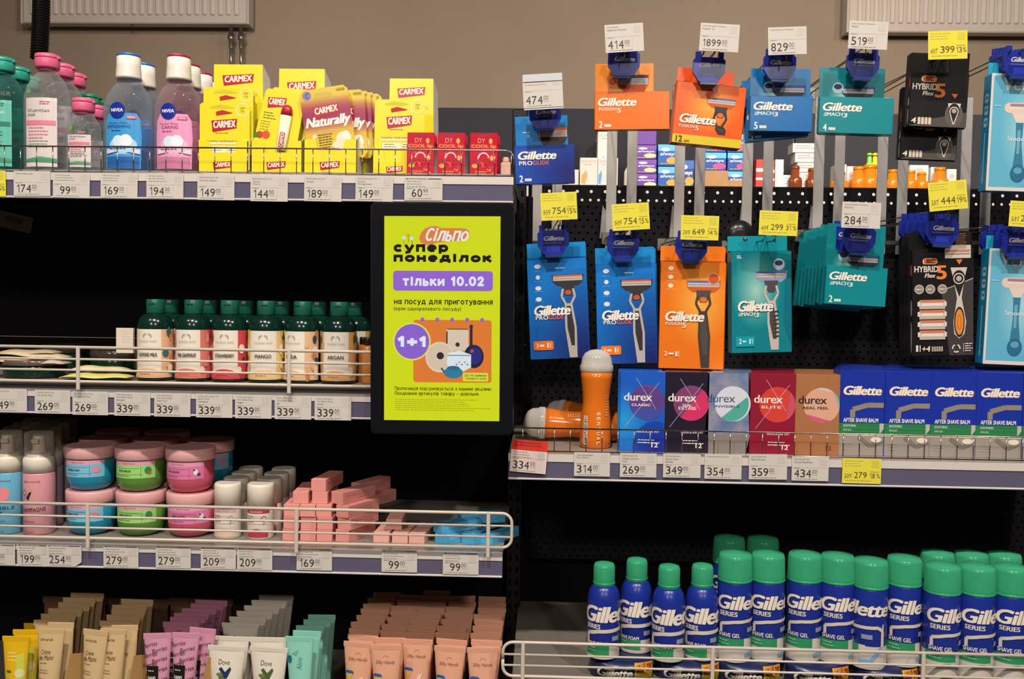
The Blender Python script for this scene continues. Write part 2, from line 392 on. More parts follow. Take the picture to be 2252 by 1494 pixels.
# corrugated black hose
mb = MB(); pts = []
p0 = P(86, 130, 2.2); p1 = P(60, -900, 2.2)
N = 340; prof = []
for i in range(N+1):
    t = i/N; c = p0.lerp(p1, t); c.x += .01*math.sin(t*9); r = .021 if i % 2 else .0185
    prof.append((c, r))
vs = []; fs = []; n = 16
for c, r in prof:
    for k in range(n): an = 2*math.pi*k/n; vs.append((c.x+r*math.cos(an), c.y+r*math.sin(an), c.z))
for i in range(N):
    for k in range(n): fs.append((i*n+k, i*n+(k+1) % n, (i+1)*n+(k+1) % n, (i+1)*n+k))
mb.add(vs, fs, '0b0a0c/c'); ho = mb.obj('cable_hose'); tag(ho, 'black corrugated cable hose hanging behind the pink capped clear bottle', 'hose')
# ------------------------------------------------------------------ left gondola
xL = P(-700, 600, YF).x; xR1 = P(1129, 420, YF).x
def slab(x0, x1, y0, y1, z0, z1, m, c=0): return MB().box(x0, y0, z0, x1, y1, z1, m, c)
bp = thing('back_panel', 'plain black back panel behind the left hand shelves', 'panel', (0, YB-.022, 0))
zt = Z1+.012; zz = 0.35; xe = P(1172, 600, YB-.02).x
for zA, zB_ in ((Z2+.06, zt), (Z3-.06, Z2+.058), (zz, Z3-.062)):
    MB().box(xL, 0, zA, xe, .02, zB_, '0b0a0c/d', .002).obj('panel_section', bp)
# sloping faint tape streak and barcode sticker
st = MB(); pr = Pr(st, 78, 36); st.box(-39, 0, 0, 39, .6, 36, '5a504c'); 
for i in range(14): pr.rect(16+i*2.9, 8, 17.2+i*2.9+(i % 3)*.5, 20, '1a1616'); pr.k -= 1
tag(st.obj('barcode_sticker', sc=S(1.9), loc=P(30, 506, 1.9), rot=R3(12)), 'grey barcode sticker stuck on the black back panel at far left', 'sticker')
def price_rail(x0, x1, zt, par, Y, h=58):
    """x,z in metres; local to par"""
    s = S(Y); 
    MB().box(x0, 0, zt-h*s, x1, .004, zt, 'b9b2b4/c').obj('price_rail', par)
    MB().box(x0, -.0022, zt-17*s, x1, 0, zt, 'd2cbc6/c').obj('rail_lip', par)
    MB().box(x0, -.0008, zt-(h-5)*s, x1, -.0001, zt-17.2*s, '5e5a72/g').obj('rail_insert', par)
    MB().box(x0, -.0035, zt-h*s, x1, .0, zt-(h-4.5)*s, 'cfcac8/g', .001).obj('rail_edge', par)
def deck(par, x0, x1, z, d=.40, m='8b847c/c', y0=0):
    MB().box(x0, y0+.0045, z-.0035, x1, d, z, m, .001).obj('deck', par)
    MB().box(x0, y0+.006, z-.03, x1, y0+.012, z-.0036, '2a282a').obj('deck_fold', par)
    # side brackets
    for x in (x0+.004, x1-.008): MB().prism([(0, 0), (.0, -.03), (.004, -.03), (.004, 0)], 0, d-.012, '17161a').obj('bracket', par, loc=(x, .012, z-.004))
def fine_guard(par, x0, x1, zb, zt, pitch, r=.0009, side=None, y=.0, endcurve=True, m='a59a92/s'):
    g = MB()
    if endcurve:
        pts = [(x0, y, zt)]+[(x1-.014+.014*math.sin(a*math.pi/12), y, zt-.014+.014*math.cos(a*math.pi/12)) for a in range(7)]+[(x1, y, zb-.038)]
    else: pts = [(x0, y, zt), (x1, y, zt)]
    w = g.tube(pts, r*1.5, m, 6).obj('wire_guard', par)
    MB().tube([(x0, y, zb), (x1, y, zb)], r*1.3, m, 6).obj('wire', w)
    me = MB().tube([(0, 0, zb), (0, 0, zt)], r, m, 6).mesh('wire')
    x = x0+pitch*.5
    while x < x1-.004:
        o = bpy.data.objects.new('wire', me); COL.objects.link(o); o.parent = w; o.location = (x, y, 0); x += pitch
    return w
def bar_guard(par, x0, x1, zs, posts, zpost, y=-.012, r=.0026, right=True, left=False, m='cdc2b4/c'):
    """zs four rail heights (top..bottom)"""
    w = None; c = .016
    pts = []
    if left: pts += [(x0, y, (zs[0]+zs[-1])/2)]+[(x0+c-c*math.cos(a*math.pi/12), y, zs[0]-c+c*math.sin(a*math.pi/12)) for a in range(7)]
    else: pts += [(x0, y, zs[0])]
    if right:
        pts += [(x1-c+c*math.sin(a*math.pi/12), y, zs[0]-c+c*math.cos(a*math.pi/12)) for a in range(7)]
        pts += [(x1-c+c*math.cos(a*math.pi/12), y, zs[-1]+c-c*math.sin(a*math.pi/12)) for a in range(7)]
    else: pts += [(x1, y, zs[0]), ]
    w = MB().tube(pts, r, m, 10).obj('wire_guard', par)
    lp = []
    if left: lp = [(x0, y, (zs[0]+zs[-1])/2)]+[(x0+c-c*math.cos(a*math.pi/12), y, zs[-1]+c-c*math.sin(a*math.pi/12)) for a in range(7)]
    else: lp = [(x0, y, zs[-1])]
    lp += [(x1-c if right else x1, y, zs[-1])]
    MB().tube(lp, r, m, 10).obj('bar', w)
    for z in zs[1:-1]: MB().tube([(x0+(.001 if left else 0), y, z), (x1, y, z)], r*.72, m, 8).obj('bar', w)
    for px in posts: MB().box(px-.003, y-.004, zpost, px+.003, y-.0005, zs[0]+.002, m, .0008).obj('post', w)
    return w
# shelf 1
sh1 = thing('shelf', 'top left shelf with thin wire front holding clear bottles and yellow packs', 'shelf', (0, YF, 0))
zr1 = P(550, 384, YF).z
deck(sh1, xL, xR1, Z1, d=.42); price_rail(xL, xR1, zr1, sh1, YF, 57)
fine_guard(sh1, xL, xR1, P(550, 383, YF).z, P(550, 326, YF).z, 36.4*S(YF))
# shelf 2
xR2 = P(1110, 900, YF).x
sh2 = thing('shelf', 'middle left shelf with four bar wire front holding dark green capped bottles', 'shelf', (0, YF, 0))
zr2 = P(500, 862, YF).z; deck(sh2, xL, xR2, Z2); price_rail(xL, xR2, zr2, sh2, YF, 56)
bar_guard(sh2, xL, xR2, [P(400, y, YF).z for y in (767, 793, 817, 842)], [P(181, 800, YF).x, P(641, 800, YF).x], P(400, 860, YF).z)
sh3 = thing('shelf', 'lower left shelf with four bar wire front holding pastel jars and boxes', 'shelf', (0, YF, 0))
zr3 = P(550, 1204, YF).z; xR3 = P(1105, 1230, YF).x; deck(sh3, xL, xR3, Z3); price_rail(xL, xR3, zr3, sh3, YF, 55)
bar_guard(sh3, xL, P(1126, 1160, YF).x, [P(550, y, YF).z for y in (1114, 1141, 1165, 1188)], [P(x, 1150, YF).x for x in (202, 657, 1075)], P(550, 1209, YF).z)
sh4 = thing('shelf', 'bottom left shelf packed with hand cream tubes', 'shelf', (0, YF, 0))
deck(sh4, xL, xR3, Z4, y0=-.04); price_rail(xL, xR3, Z4, sh4, YF, 55)
for o in kids(sh4):
    if 'rail' in o.name: o.location.y -= .045
# ------------------------------------------------------------------ posts
def post(px, ytop, ybot, Y, label, m='16161a/c', w=.03):
    a = P(px, ytop, Y); t = thing('upright_post', label, 'post', (a.x, Y, 0)); h0 = .3
    MB().box(-w/2, 0, h0, w/2, .025, a.z, m, .002).obj('post_body', t)
    z = a.z-.02; me = MB().box(-.0028, -.0006, -.006, .0028, .0005, .006, '020203/d').mesh('slot')
    while z > .9:
        for dx in (-.007, .007):
            o = bpy.data.objects.new('slot', me); COL.objects.link(o); o.parent = t; o.location = (dx, 0, z)
        z -= .025
    return t
post(1144, 240, 0, 1.86, 'black slotted upright post between the left shelves and the pegboard')
# ------------------------------------------------------------------ right gondola: pegboard with real holes
xa = P(1158, 700, YB).x; xb = P(2560, 700, YB).x; ztop = P(1500, 409, YB).z; zbot = .7
def pegcells(x0, x1, z0, z1, nx, nz, rad, off=0.0):
    mb = MB(); dx = (x1-x0)/nx; dz = (z1-z0)/nz
    for j in range(nz):
        sft = dx*.5 if (j % 2 and off) else 0
        xs0 = x0
        for i in range(nx):
            cx0 = x0+i*dx; cx1 = cx0+dx; cz0 = z0+j*dz; cz1 = cz0+dz; cx = (cx0+cx1)/2; cz = (cz0+cz1)/2
            if sft and i < nx: cx = cx0+dx*.25
            if off and not sft: cx = cx0+dx*.75
            o = [(cx0, cz0), (cx, cz0), (cx1, cz0), (cx1, cz), (cx1, cz1), (cx, cz1), (cx0, cz1), (cx0, cz)]
            q = [(cx+rad*math.cos(a), cz+rad*math.sin(a)) for a in [math.radians(d) for d in (225, 270, 315, 0, 45, 90, 135, 180)]]
            vs = [(x, 0, z) for x, z in o]+[(x, 0, z) for x, z in q]+[(x, .0012, z) for x, z in q]
            fs = [(k, (k+1) % 8, 8+(k+1) % 8, 8+k) for k in range(8)]+[(8+k, 8+(k+1) % 8, 16+(k+1) % 8, 16+k) for k in range(8)]
            mb.add(vs, fs, '17161a/d')
    return mb
pgt = thing('pegboard', 'black perforated metal pegboard behind the hanging razors', 'pegboard', (0, YB, 0))
s19 = S(YB)
nx1 = int((xb-xa)/(30*s19)); nx2 = int((xb-xa)/(18*s19))
zA = ztop-.004; MB().box(xa, -.001, zA, xb, .012, ztop, '222125/c').obj('top_edge', pgt)
z1_ = zA-20*s19; pegcells(xa, xb, z1_, zA, nx1, 1, .0034).obj('hole_strip', pgt)
z2_ = z1_-17*s19; pegcells(xa, xb, z2_, z1_, nx2, 1, .0030).obj('hole_strip', pgt)
z3_ = z2_-14*s19*22; pegcells(xa, xb, z3_, z2_, nx2, 22, .0027, 1).obj('perforated_sheet', pgt)
z4_ = z3_-14*s19*34; pegcells(xa, xb, z4_, z3_, nx2, 34, .0027, 1).obj('perforated_sheet', pgt)
tag(slab(xa, xb, YB+.05, YB+.06, .5, z2_-.002, '060608/d').obj('rear_panel'), 'black rear panel standing behind the pegboard', 'panel')
# mid right shelf
xA5 = P(1118, 1030, YF).x; xB5 = P(2560, 1000, YF).x
sh5 = thing('shelf', 'right hand shelf with thin wire front holding boxes below the hanging razors', 'shelf', (0, YF, 0))
zr5 = P(1680, 1008, YF).z; deck(sh5, xA5, xB5, Z5, m='9a9086/c'); price_rail(xA5, xB5, zr5, sh5, YF, 58)
fine_guard(sh5, P(1132, 960, YF).x, xB5, P(1680, 1002, YF).z, P(1680, 951, YF).z, 35*S(YF), y=-.002)
sh6 = thing('shelf', 'bottom right shelf with four bar wire front holding shaving cans', 'shelf', (0, 1.46, 0))
Y6 = 1.46; xA6 = P(1125, 1470, Y6).x
deck(sh6, xA6, xB5, Z6, d=.44, m='7d766e/c')
for k in range(9):
    MB().box(xA6+.03, .03+k*.012, Z6, xA6+.0, .033+k*.012, Z6+.0006, '5a544e') if False else None
bar_guard(sh6, P(1106, 1440, Y6).x, xB5, [P(1700, y, Y6).z for y in (1428, 1455, 1479, 1503)], [P(x, 1440, Y6).x for x in (1150, 1567, 2030)], P(1700, 1530, Y6).z, y=0, right=False, left=True)
# bracket pairs holding the upper hooks
BR = [(1201, 395), (1364, 285), (1513, 285), (1662, 290), (1818, 295), (1957, 300), (2140, 330)]
for i, (px, yt) in enumerate(BR):
    lab = 'pair of grey metal hook carrier strips rising over the pegboard, %s from the left' % ORD[i]
    a = P(px, 560, YB-.02); b = P(px, 215 if px > 1250 else 330, YB-.02)
    t = thing('hook_carrier', lab, 'bracket', (a.x, YB-.022, a.z), group='hook carrier strips')
    for dx in (-.021, .021):
        MB().box(dx-.0105, 0, 0, dx+.0105, .003, b.z-a.z, 'aaa6a2/c', .0008).obj('strip', t)
    for z in (.02, ): MB().box(-.03, -.004, z, .03, -.0002, z+.008, '6a6664/m').obj('crosspiece', t)
    # little shelf bracket blades
for i, px in enumerate((1178, 1327, 1480, 1632, 1785)):
    a = P(px, 525, YB-.02)
    bl = MB().prism([(-.008, 0), (.008, .004), (.006, .055), (-.003, .07)], 0, .003, 'a5a09c/m')
    o = bl.obj('bracket_blade', loc=a); tag(o, 'small grey metal bracket blade on the pegboard, %s from the left' % ORD[i], 'bracket', 'small bracket blades')
# ------------------------------------------------------------------ price tags
DK = '2b2826'
def price_tag(px, py, w, h, price, cents='00', lines=(), Y=None, style='white', rot=0, label='', old='', pct='', off=0, cut=0, qr='8d8680'):
    """px,py top left in the photo"""
    Y = Y or YF-.0045; s = S(Y); mb = MB(); base = {'white': 'cbc5be/d', 'yellow': 'dfd448/d', 'pinkish': 'ddcac4/d', 'red': 'dcc9c4/d'}[style]
    if cut: mb.prism([(-w/2, 0), (w/2-cut, 0), (w/2, cut*.7), (w/2, h), (-w/2, h)], 0, .4, base)
    else: mb.box(-w/2, 0, 0, w/2, .4, h, base)
    pr = Pr(mb, w, h); fine = '8d8881' if style != 'yellow' else 'a8a052'
    y = 4
    if style == 'red':
        pr.rect(0, -14, w, 9, 'd63a2e/d'); pr.words(6, -9, w-6, 2, 6, 1.8, '5a1a18', 5); y = 12; mb.box(-w/2, 0, h-6, w/2, .4, h+14, 'd63a2e/d')
    if style == 'white' and off: pr.rect(3, 2, w-3, 4.2, '4a4644'); pr.words(8, 2.6, w-14, 1, 5, 1, 'c9c4bc', 3); y = 7
    for i, l in enumerate(lines):
        ww = min(len(l)*2.75, w*.6)
        pr.text(l, 5, y+i*6, 5+ww, y+i*6+4.2, '5d5854' if style != 'yellow' else '6a6430', .01)
    if not lines: pr.words(5, y+1, w*.6, 3, 5.6, 1.6, fine, int(px) % 17+3)
    mx0, my0 = w-21, y; 
    # plain grey patch where the code would be
    pr.rect(mx0, my0, mx0+16, my0+16, 'c4beb6/d' if style != 'yellow' else 'cfc64a/d')
    if style == 'yellow':
        pr.text(old, 5, h*.62, 20, h*.8, '6e6834'); pr.line(5, h*.78, 21, h*.6, .8, '6e6834')
        pr.digits(price, w*.31, h*.54, h*.24, '4a4524', .62, .1); pr.digits(pct[:-1], w*.70, h*.58, h*.2, '5b5526', .55, .08); pr.text('%', w*.88, h*.59, w*.97, h*.77, '5b5526')
        pr.line(w*.72, h*.52, w*.95, h*.52, .7, '8a8440'); pr.words(8, h*.87, w*.9, 1, 4, 1, fine, 9)
    else:
        pr.words(5, h*.47, 20, 1, 4, 1.3, fine, 2)
        x0 = 16 if len(price) == 2 else 6; pw = pr.digits(price, x0, h-25, 17.5 if len(price) < 4 else 15, DK)-x0
        pr.digits(cents, x0+pw+2, h-25, 9, '6b6660', .55, .1); pr.line(x0+pw+3, h-13, x0+pw+14, h-13, .6, '9b958e')
        pr.line(3, h*.45, w-3, h*.45, .35, 'bdb7af'); pr.words(8, h-4.5, w-6, 1, 4, .9, fine, 4)
        pr.line(w-24, h*.45, w-24, h-6, .35, 'bdb7af')
    o = mb.obj('price_tag', sc=s, loc=P(px+w/2, py+h, Y), rot=R3(rot))
    return tag(o, label, 'price tag', {'yellow': 'yellow discount price tags'}.get(style, 'white price tags'))
def wtag(px, py, price, where, lines=(), w=83, h=55, **k):
    c = k.get('cents', '00')
    return price_tag(px, py, w, h, price, lines=lines, label='white price tag reading %s %s %s' % (price, c, where), **k)
T1 = [(29, 376, '174', 'under the large pink capped clear bottle', ('Міцелярна вода',)), (115, 380, '99', 'under the small pink capped clear bottle', ()),
      (220, 381, '169', 'under the blue label bottle', ()), (321, 382, '194', 'under the pink label bottle', ()),
      (433, 385, '149', 'under the left yellow display tray', ('Бальзам для губ', 'Carmex Classic')), (550, 388, '144', 'under the second yellow display tray', ('Бальзам для губ', 'Carmex', 'Cherry')),
      (668, 388, '189', 'under the third yellow display tray', ('Бальзам для губ', 'Carmex')), (781, 388, '149', 'under the fourth yellow stack, right of 189', ('Бальзам для губ', 'Carmex', 'Pomegranate'))]
for x, y, p, wv, l in T1: wtag(x, y, p, wv, l, rot=random.uniform(-.2, 1.2))
wtag(889, 391, '60', 'under the red cartons', cents='99', off=1, w=84, h=50)
price_tag(-62, 375, 76, 57, '99', style='yellow', pct='15%', old='117', label='yellow price tag cut by the left edge on the top shelf')
T2 = [(-20, 854, '49', 'at the left edge of the green bottle shelf', ('The Body Shop',)), (75, 857, '269', 'left of its twin on the green bottle shelf', ('Скраб для тіла', 'The Body Shop')),
      (158, 860, '269', 'right of its twin on the green bottle shelf', ('Баттер для тіла', 'The Body Shop'))]
for x, y, p, wv, l in T2: wtag(x, y, p, wv, l, w=81, h=53)
for i, x in enumerate((250, 338, 430, 516, 603, 691)):
    wtag(x, 862+i*1.9, '339', ('under a green capped bottle, %s of six' % ORD[i]),
         [('Гель для душу', 'The Body Shop', 'Мигдаль'), ('Гель для душу', 'The Body Shop', 'Грейпфрут'), ('Гель для душу The', 'Body Shop', 'Полуниця'), ('Гель для душу', 'The Body Shop', 'Манго'), ('Гель для душу', 'The Body Shop', 'Ши'), ('Гель для душу', 'The Body Shop', 'Арган')][i], w=82, h=53)
T3 = [(-45, 1195, '209', 'cut by the left edge on the jar shelf'), (36, 1196, '199', 'under the pink foam bottle'), (101, 1197, '254', 'with a clipped corner under the blue jars'), (226, 1199, '279', 'under the green jars'),
      (341, 1200, '279', 'under the pink jars'), (440, 1202, '209', 'under the first white roll on bottle'), (520, 1204, '209', 'under the second white roll on bottle'), (651, 1205, '169', 'under the pink carton pile'),
      (838, 1209, '99', 'under the small pale pink cartons'), (973, 1214, '99', 'under the blue cartons')]
for i, (x, y, p, wv) in enumerate(T3): wtag(x, y, p, wv, w=80, h=50 if i else 48, off=1, cut=16 if p == '254' else 0, Y=YF-.0045-(.0006 if i == 2 else 0))
# ------------------------------------------------------------------ clear bottles, shelf 1
def ell_fn(prof, ry):
    """returns map for elliptical section bottles with radius profile"""
    def rad(z):
        for (r0, z0), (r1, z1) in zip(prof, prof[1:]):
            if z0 <= z <= z1: return r0+(r1-r0)*(z-z0)/max(z1-z0, 1e-6)
        return prof[-1][0]
    def fn(x, z, e):
        R_ = max(r for r, _ in prof); r = rad(z); a = max(-.98, min(.98, x/max(r, 1)))
        return (x, R_*ry-(r*ry*math.sqrt(1-a*a)+e+.25), z)
    return fn
def clear_bottle(W, H, neck, capw, caph, kind):
    t = thing('lotion_bottle', '', 'bottle'); R = W/2; ry = .62
    hb = H-caph
    prof = [(R*.80, 0), (R*.93, 2.5), (R, 9), (R, hb*.68), (R*.97, hb*.74), (R*.86, hb*.82), (R*.66, hb*.90), (neck*1.08, hb*.96), (neck, hb*.985), (neck, hb)]
    tint = {'pink': 'eef0f2/t', 'teal': '7fd0c8/t', 'nblue': 'dfeaf6/t', 'npink': 'f3dde8/t', 'green': '9fd8cc/t'}[kind]
    MB().lathe(prof, tint, 36, cy=R*ry, sy=ry).obj('bottle_body', t, s1)
    cy = R*ry
    if kind in ('pink', 'teal', 'green'):
        cc = {'pink': 'e0668c/c', 'teal': '2fa08c/c', 'green': '1f7a5c/c'}[kind]; cr = capw/2
        mb = MB().lathe([(cr*.93, hb-2), (cr, hb+2), (cr*1.02, hb+caph*.55), (cr*.99, hb+caph*.62)], cc, 26, cy=cy)
        cp = mb.obj('cap', t, s1)
        MB().lathe([(cr*.99, hb+caph*.64), (cr*1.03, hb+caph*.7), (cr*.98, hb+caph*.93), (cr*.7, hb+caph)], cc, 26, cy=cy).box(cr*.75, cy-6, hb+caph*.6, cr*1.2, cy+6, hb+caph*.82, cc, 1.5).obj('flip_lid', cp, s1)
        MB().lathe([(neck*.9, hb-8), (neck*.9, hb)], cc, 20, cy=cy).obj('neck_ring', cp, s1)
    else:
        cc = {'nblue': '1f6fc0/c', 'npink': 'b0214a/c'}[kind]
        cp = MB().lathe([(capw/2*1.07, hb-2), (capw/2*1.05, hb+3), (capw/2, hb+caph*.5), (capw/2*.97, hb+caph-6)], 'e9e2d6/c', 28, cy=cy).obj('cap', t, s1)
        MB().lathe([(capw/2*.95, hb+caph-6), (capw/2*.97, hb+caph-1), (capw/2*.9, hb+caph)], cc, 28, cy=cy).obj('cap_top', cp, s1)
    fn = ell_fn(prof, ry); mb = MB()
    if kind in ('nblue', 'npink'):
        lw = W*.76; lh = hb*.60; pr = Pr(mb, lw, lh, fn=fn, z0=12, strip=5)
        base, dk, word, sub = (('3f9ad8/c', '1b3f96', 'REFRESHING', 'Micellar Water') if kind == 'nblue' else ('e39ac4/c', 'a02858', 'CARING', 'Micellar Water'))
        pr.poly([(4, 22), (12, 8), (lw-12, 8), (lw-4, 22), (lw-2, 60), (lw-4, lh), (4, lh), (2, 60)], base)
        pr.rect(5, lh-43, lw-5, lh-32, 'd8d6e0'); pr.pl([(5, lh-31), (lw/2, lh-37), (lw-5, lh-31)], 3, dk)
        pr.rect(6, lh-26, lw-6, lh-1, '2a62a8/c' if kind == 'nblue' else 'c47a9c/c')
        pr.disc(lw*.52, lh*.60, lw*.36, 'a9d3ee' if kind == 'nblue' else 'dcb6d2', ry=18); pr.disc(lw*.40, lh*.54, 13, 'd3e6f4'); pr.disc(lw*.60, lh*.53, 14, 'e4ecf5')
        pr.text(sub, 12, 28, lw*.66, 31.5, dk); pr.text(word, 8 if kind == 'nblue' else 16, 34, lw*.72 if kind == 'nblue' else lw*.64, 41, dk); pr.words(18, 46, lw*.6, 1, 4, 1.5, dk)
        pr.words(14, lh*.62, lw*.75, 2, 5, 1.6, dk, 6)
        pr.rect(lw*.62, 14, lw*.87, 21, 'd8607c'); pr.text('NEW', lw*.66, 15.5, lw*.83, 19.5, 'f0e4e4', .02)
        pr.disc(lw*.38, 2, 18, '1a2f96/c', n=30); pr.text('NIVEA', lw*.38-14, -2, lw*.38+14, 5.5, 'eee8e0', .05)
        o = mb.obj('front_label', t, s1)
        m2 = MB(); q = Pr(m2, lw, lh, fn=lambda x, z, e: (x, 2*R*ry-2-(fn(x, z, 0)[1])-(0), z), z0=10, strip=8)
        q.rect(0, 30, lw, lh, '2f7cc4/c' if kind == 'nblue' else 'cf7fae/c'); m2.obj('back_label', t, s1)
    else:
        lw = W*.70; lh = hb*(.74 if H > 200 else .68); pr = Pr(mb, lw, lh, fn=fn, z0=14, strip=5)
        c2 = {'pink': ('d6cdca/c', 'e07c98', '6a6662'), 'teal': ('5fb9a6/c', '1a7a6c', 'e8efe8'), 'green': ('bcd8c8/c', '1a6a4c', '3a4a40')}[kind]
        pr.rect(2, 24, lw-2, lh, c2[0]); pr.text('GARNIER', 10, 4, lw-4, 14, '5d5a55', .01); pr.disc(9, 9, 5.5, '6aa03a', n=16)
        k = lh/190
        pr.text('Міцелярна', 8, 52*k, lw*.78, 62*k, c2[2]); pr.text('вода', 8, 64*k, lw*.36, 71*k, c2[2]); pr.rect(4, 80*k, lw-4, 91*k, c2[1])
        pr.words(10, 96*k, lw*.8, 4, 8*k, 2.2*k+.4, c2[1], 4); pr.words(10, 128*k, lw*.85, 3, 7*k, 1.6, '9a9692', 5)
        pr.poly([(2, lh-18*k), (lw*.5, lh-24*k), (lw-2, lh-20*k), (lw-2, lh-10*k), (2, lh-12*k)], '4f9a78'); pr.words(lw*.5, 34*k, lw-6, 2, 5*k, 1.8, c2[1], 8)
        mb.obj('front_label', t, s1)
    return t
big = Proto(lambda: clear_bottle(106, 270, 20, 52, 31, 'pink')); small = Proto(lambda: clear_bottle(80, 170, 20, 48, 29, 'pink'))
teal = Proto(lambda: clear_bottle(106, 262, 20, 52, 31, 'teal')); gsm = Proto(lambda: clear_bottle(84, 212, 20, 50, 27, 'green'))
nb = Proto(lambda: clear_bottle(112, 270, 24, 52, 53, 'nblue')); npk = Proto(lambda: clear_bottle(112, 268, 24, 52, 53, 'npink'))
y0 = 1.545
def st(proto, px, Y, z, label, group=None, rz=0): return proto.at(PX(px, Y, z), R3(0, rz), label, group)
G1 = 'clear cleansing water bottles on the top shelf'
st(big, 88, y0, Z1, 'large clear bottle with pink flip cap at the front of the top left shelf', G1)
st(big, 122, y0+.066, Z1, 'large clear bottle with pink flip cap standing behind its twin', G1)
st(big, 150, y0+.134, Z1, 'large clear bottle with pink flip cap, rearmost of its row', G1)
st(small, 172, y0, Z1, 'small clear bottle with pink flip cap in the front row', G1)
st(small, 199, y0+.058, Z1, 'small clear bottle with pink flip cap half hidden behind its twin', G1)
st(gsm, 186, y0+.115, Z1, 'small bottle with dark green cap behind the small pink capped ones', G1)
st(gsm, 206, y0+.172, Z1, 'small bottle with dark green cap rearmost behind the small bottles', G1)
st(teal, -12, y0, Z1, 'large teal bottle cut by the left edge in the front row', G1)
st(teal, 22, y0+.066, Z1, 'large teal bottle with green cap, second in its row at the left edge', G1)
st(teal, 48, y0+.134, Z1, 'large teal bottle with green cap, third in its row', G1)
for i, px in enumerate((268, 302)): st(nb, px, y0+i*.064, Z1, 'bottle with white cap, blue rim and blue label, ' + ('in front' if i == 0 else 'behind its twin'), G1)
for i, px in enumerate((380, 403, 431, 451)): st(npk, px, y0+i*.060, Z1, 'bottle with white cap, crimson rim and pink label, %s from the front' % ORD[i], G1)
# ------------------------------------------------------------------ yellow balm displays
YL = 'e8d92a/c'
def logo(pr, x0, y0, x1, y1, sk=.12):
    h = y1-y0; w = x1-x0
    pr.poly([(x0, y0+h*.12), (x1, y0-h*.04), (x1-w*.03, y1-h*.22), (x0+w*.05, y1+h*.12)], 'b3202a/c')
    pr.text('CARMEX', x0+w*.07, y0+h*.12, x1-w*.06, y0+h*.72, 'efe6da', .05, .1, rot=-3)
def display_tray(kind):
    """cardboard counter display: header board, side cheeks, front tray"""
    t = thing('display_tray', '', 'display tray')
    w = {'a': 112, 'b': 114, 'c': 118, 'd': 100}[kind]; fh = {'a': 74, 'b': 76, 'c': 80, 'd': 66}[kind]; hh = {'a': 259, 'b': 250, 'c': 190, 'd': 236}[kind]; D = 78
    mb = MB(); mb.prism([(-w/2, 0), (w/2, 0), (w/2, fh), (w*.28, fh), (w*.22, fh-26), (-w*.22, fh-26), (-w*.28, fh), (-w/2, fh)], 0, 1.4, YL)
    pr = Pr(mb, w, fh)
    pr.rect(3, fh*.5, w-3, fh*.5+4, 'c9b91f') if False else None
    logo(pr, w*.30, fh*.60, w*.68, fh*.83); pr.words(w*.34, fh*.9, w*.62, 1, 4, 1.2, 'b3202a')
    mb.obj('tray_front', t, s1)
    for sx in (-1, 1):
        m = MB(); x = sx*w/2; m.add([(x, 0, 0), (x, D, 0), (x, D, fh+60), (x, D*.5, fh+20), (x, 0, fh), (x-sx*1.4, 0, 0), (x-sx*1.4, D, 0), (x-sx*1.4, D, fh+60), (x-sx*1.4, D*.5, fh+20), (x-sx*1.4, 0, fh)],
              [(0, 1, 2, 3, 4), (9, 8, 7, 6, 5), (0, 5, 6, 1), (1, 6, 7, 2), (2, 7, 8, 3), (3, 8, 9, 4), (4, 9, 5, 0)], 'ded9c6' if sx > 0 else YL)
        m.obj('tray_side', t, s1)
    hw = {'a': 112, 'b': 104, 'c': 70, 'd': 100}[kind]; hx = {'a': 12, 'b': 38, 'c': 30, 'd': 26}[kind]
    m = MB().prism([(hx-hw/2-3, 10), (hx+hw/2+3, 10), (hx+hw/2, hh), (hx-hw/2, hh)], D-12, D-10.5, YL)
    if kind in 'abd':
        q = Pr(m, hw, hh, y=D-12, x0=hx); logo(q, hw*.17, {'a': 22, 'b': 28, 'd': 20}[kind], hw*.82, {'a': 46, 'b': 52, 'd': 42}[kind])
        if kind in 'ad': q.words(hw*.3, 52, hw*.8, 1, 4, 1.2, 'b3202a'); q.arc(hw*.82, 68, 13, 2, 60, 330, 'efe0a0'); q.text('SPF 15', hw*.76, 64, hw*.88, 71, '8a7a20')
    m.obj('header_board', t, s1)
    # header's folded white return
    MB().add([(hx+hw/2+3, D-10.5, 10), (hx+hw/2+12, D+22, 14), (hx+hw/2+7, D+22, hh-26), (hx+hw/2, D-10.5, hh)], [(0, 1, 2, 3), (3, 2, 1, 0)], 'd6d0c4').obj('header_return', t, s1)
    MB().box(-w/2+2, 2, 0, w/2-2, D-13, 1.5, YL).obj('tray_floor', t, s1)
    return t
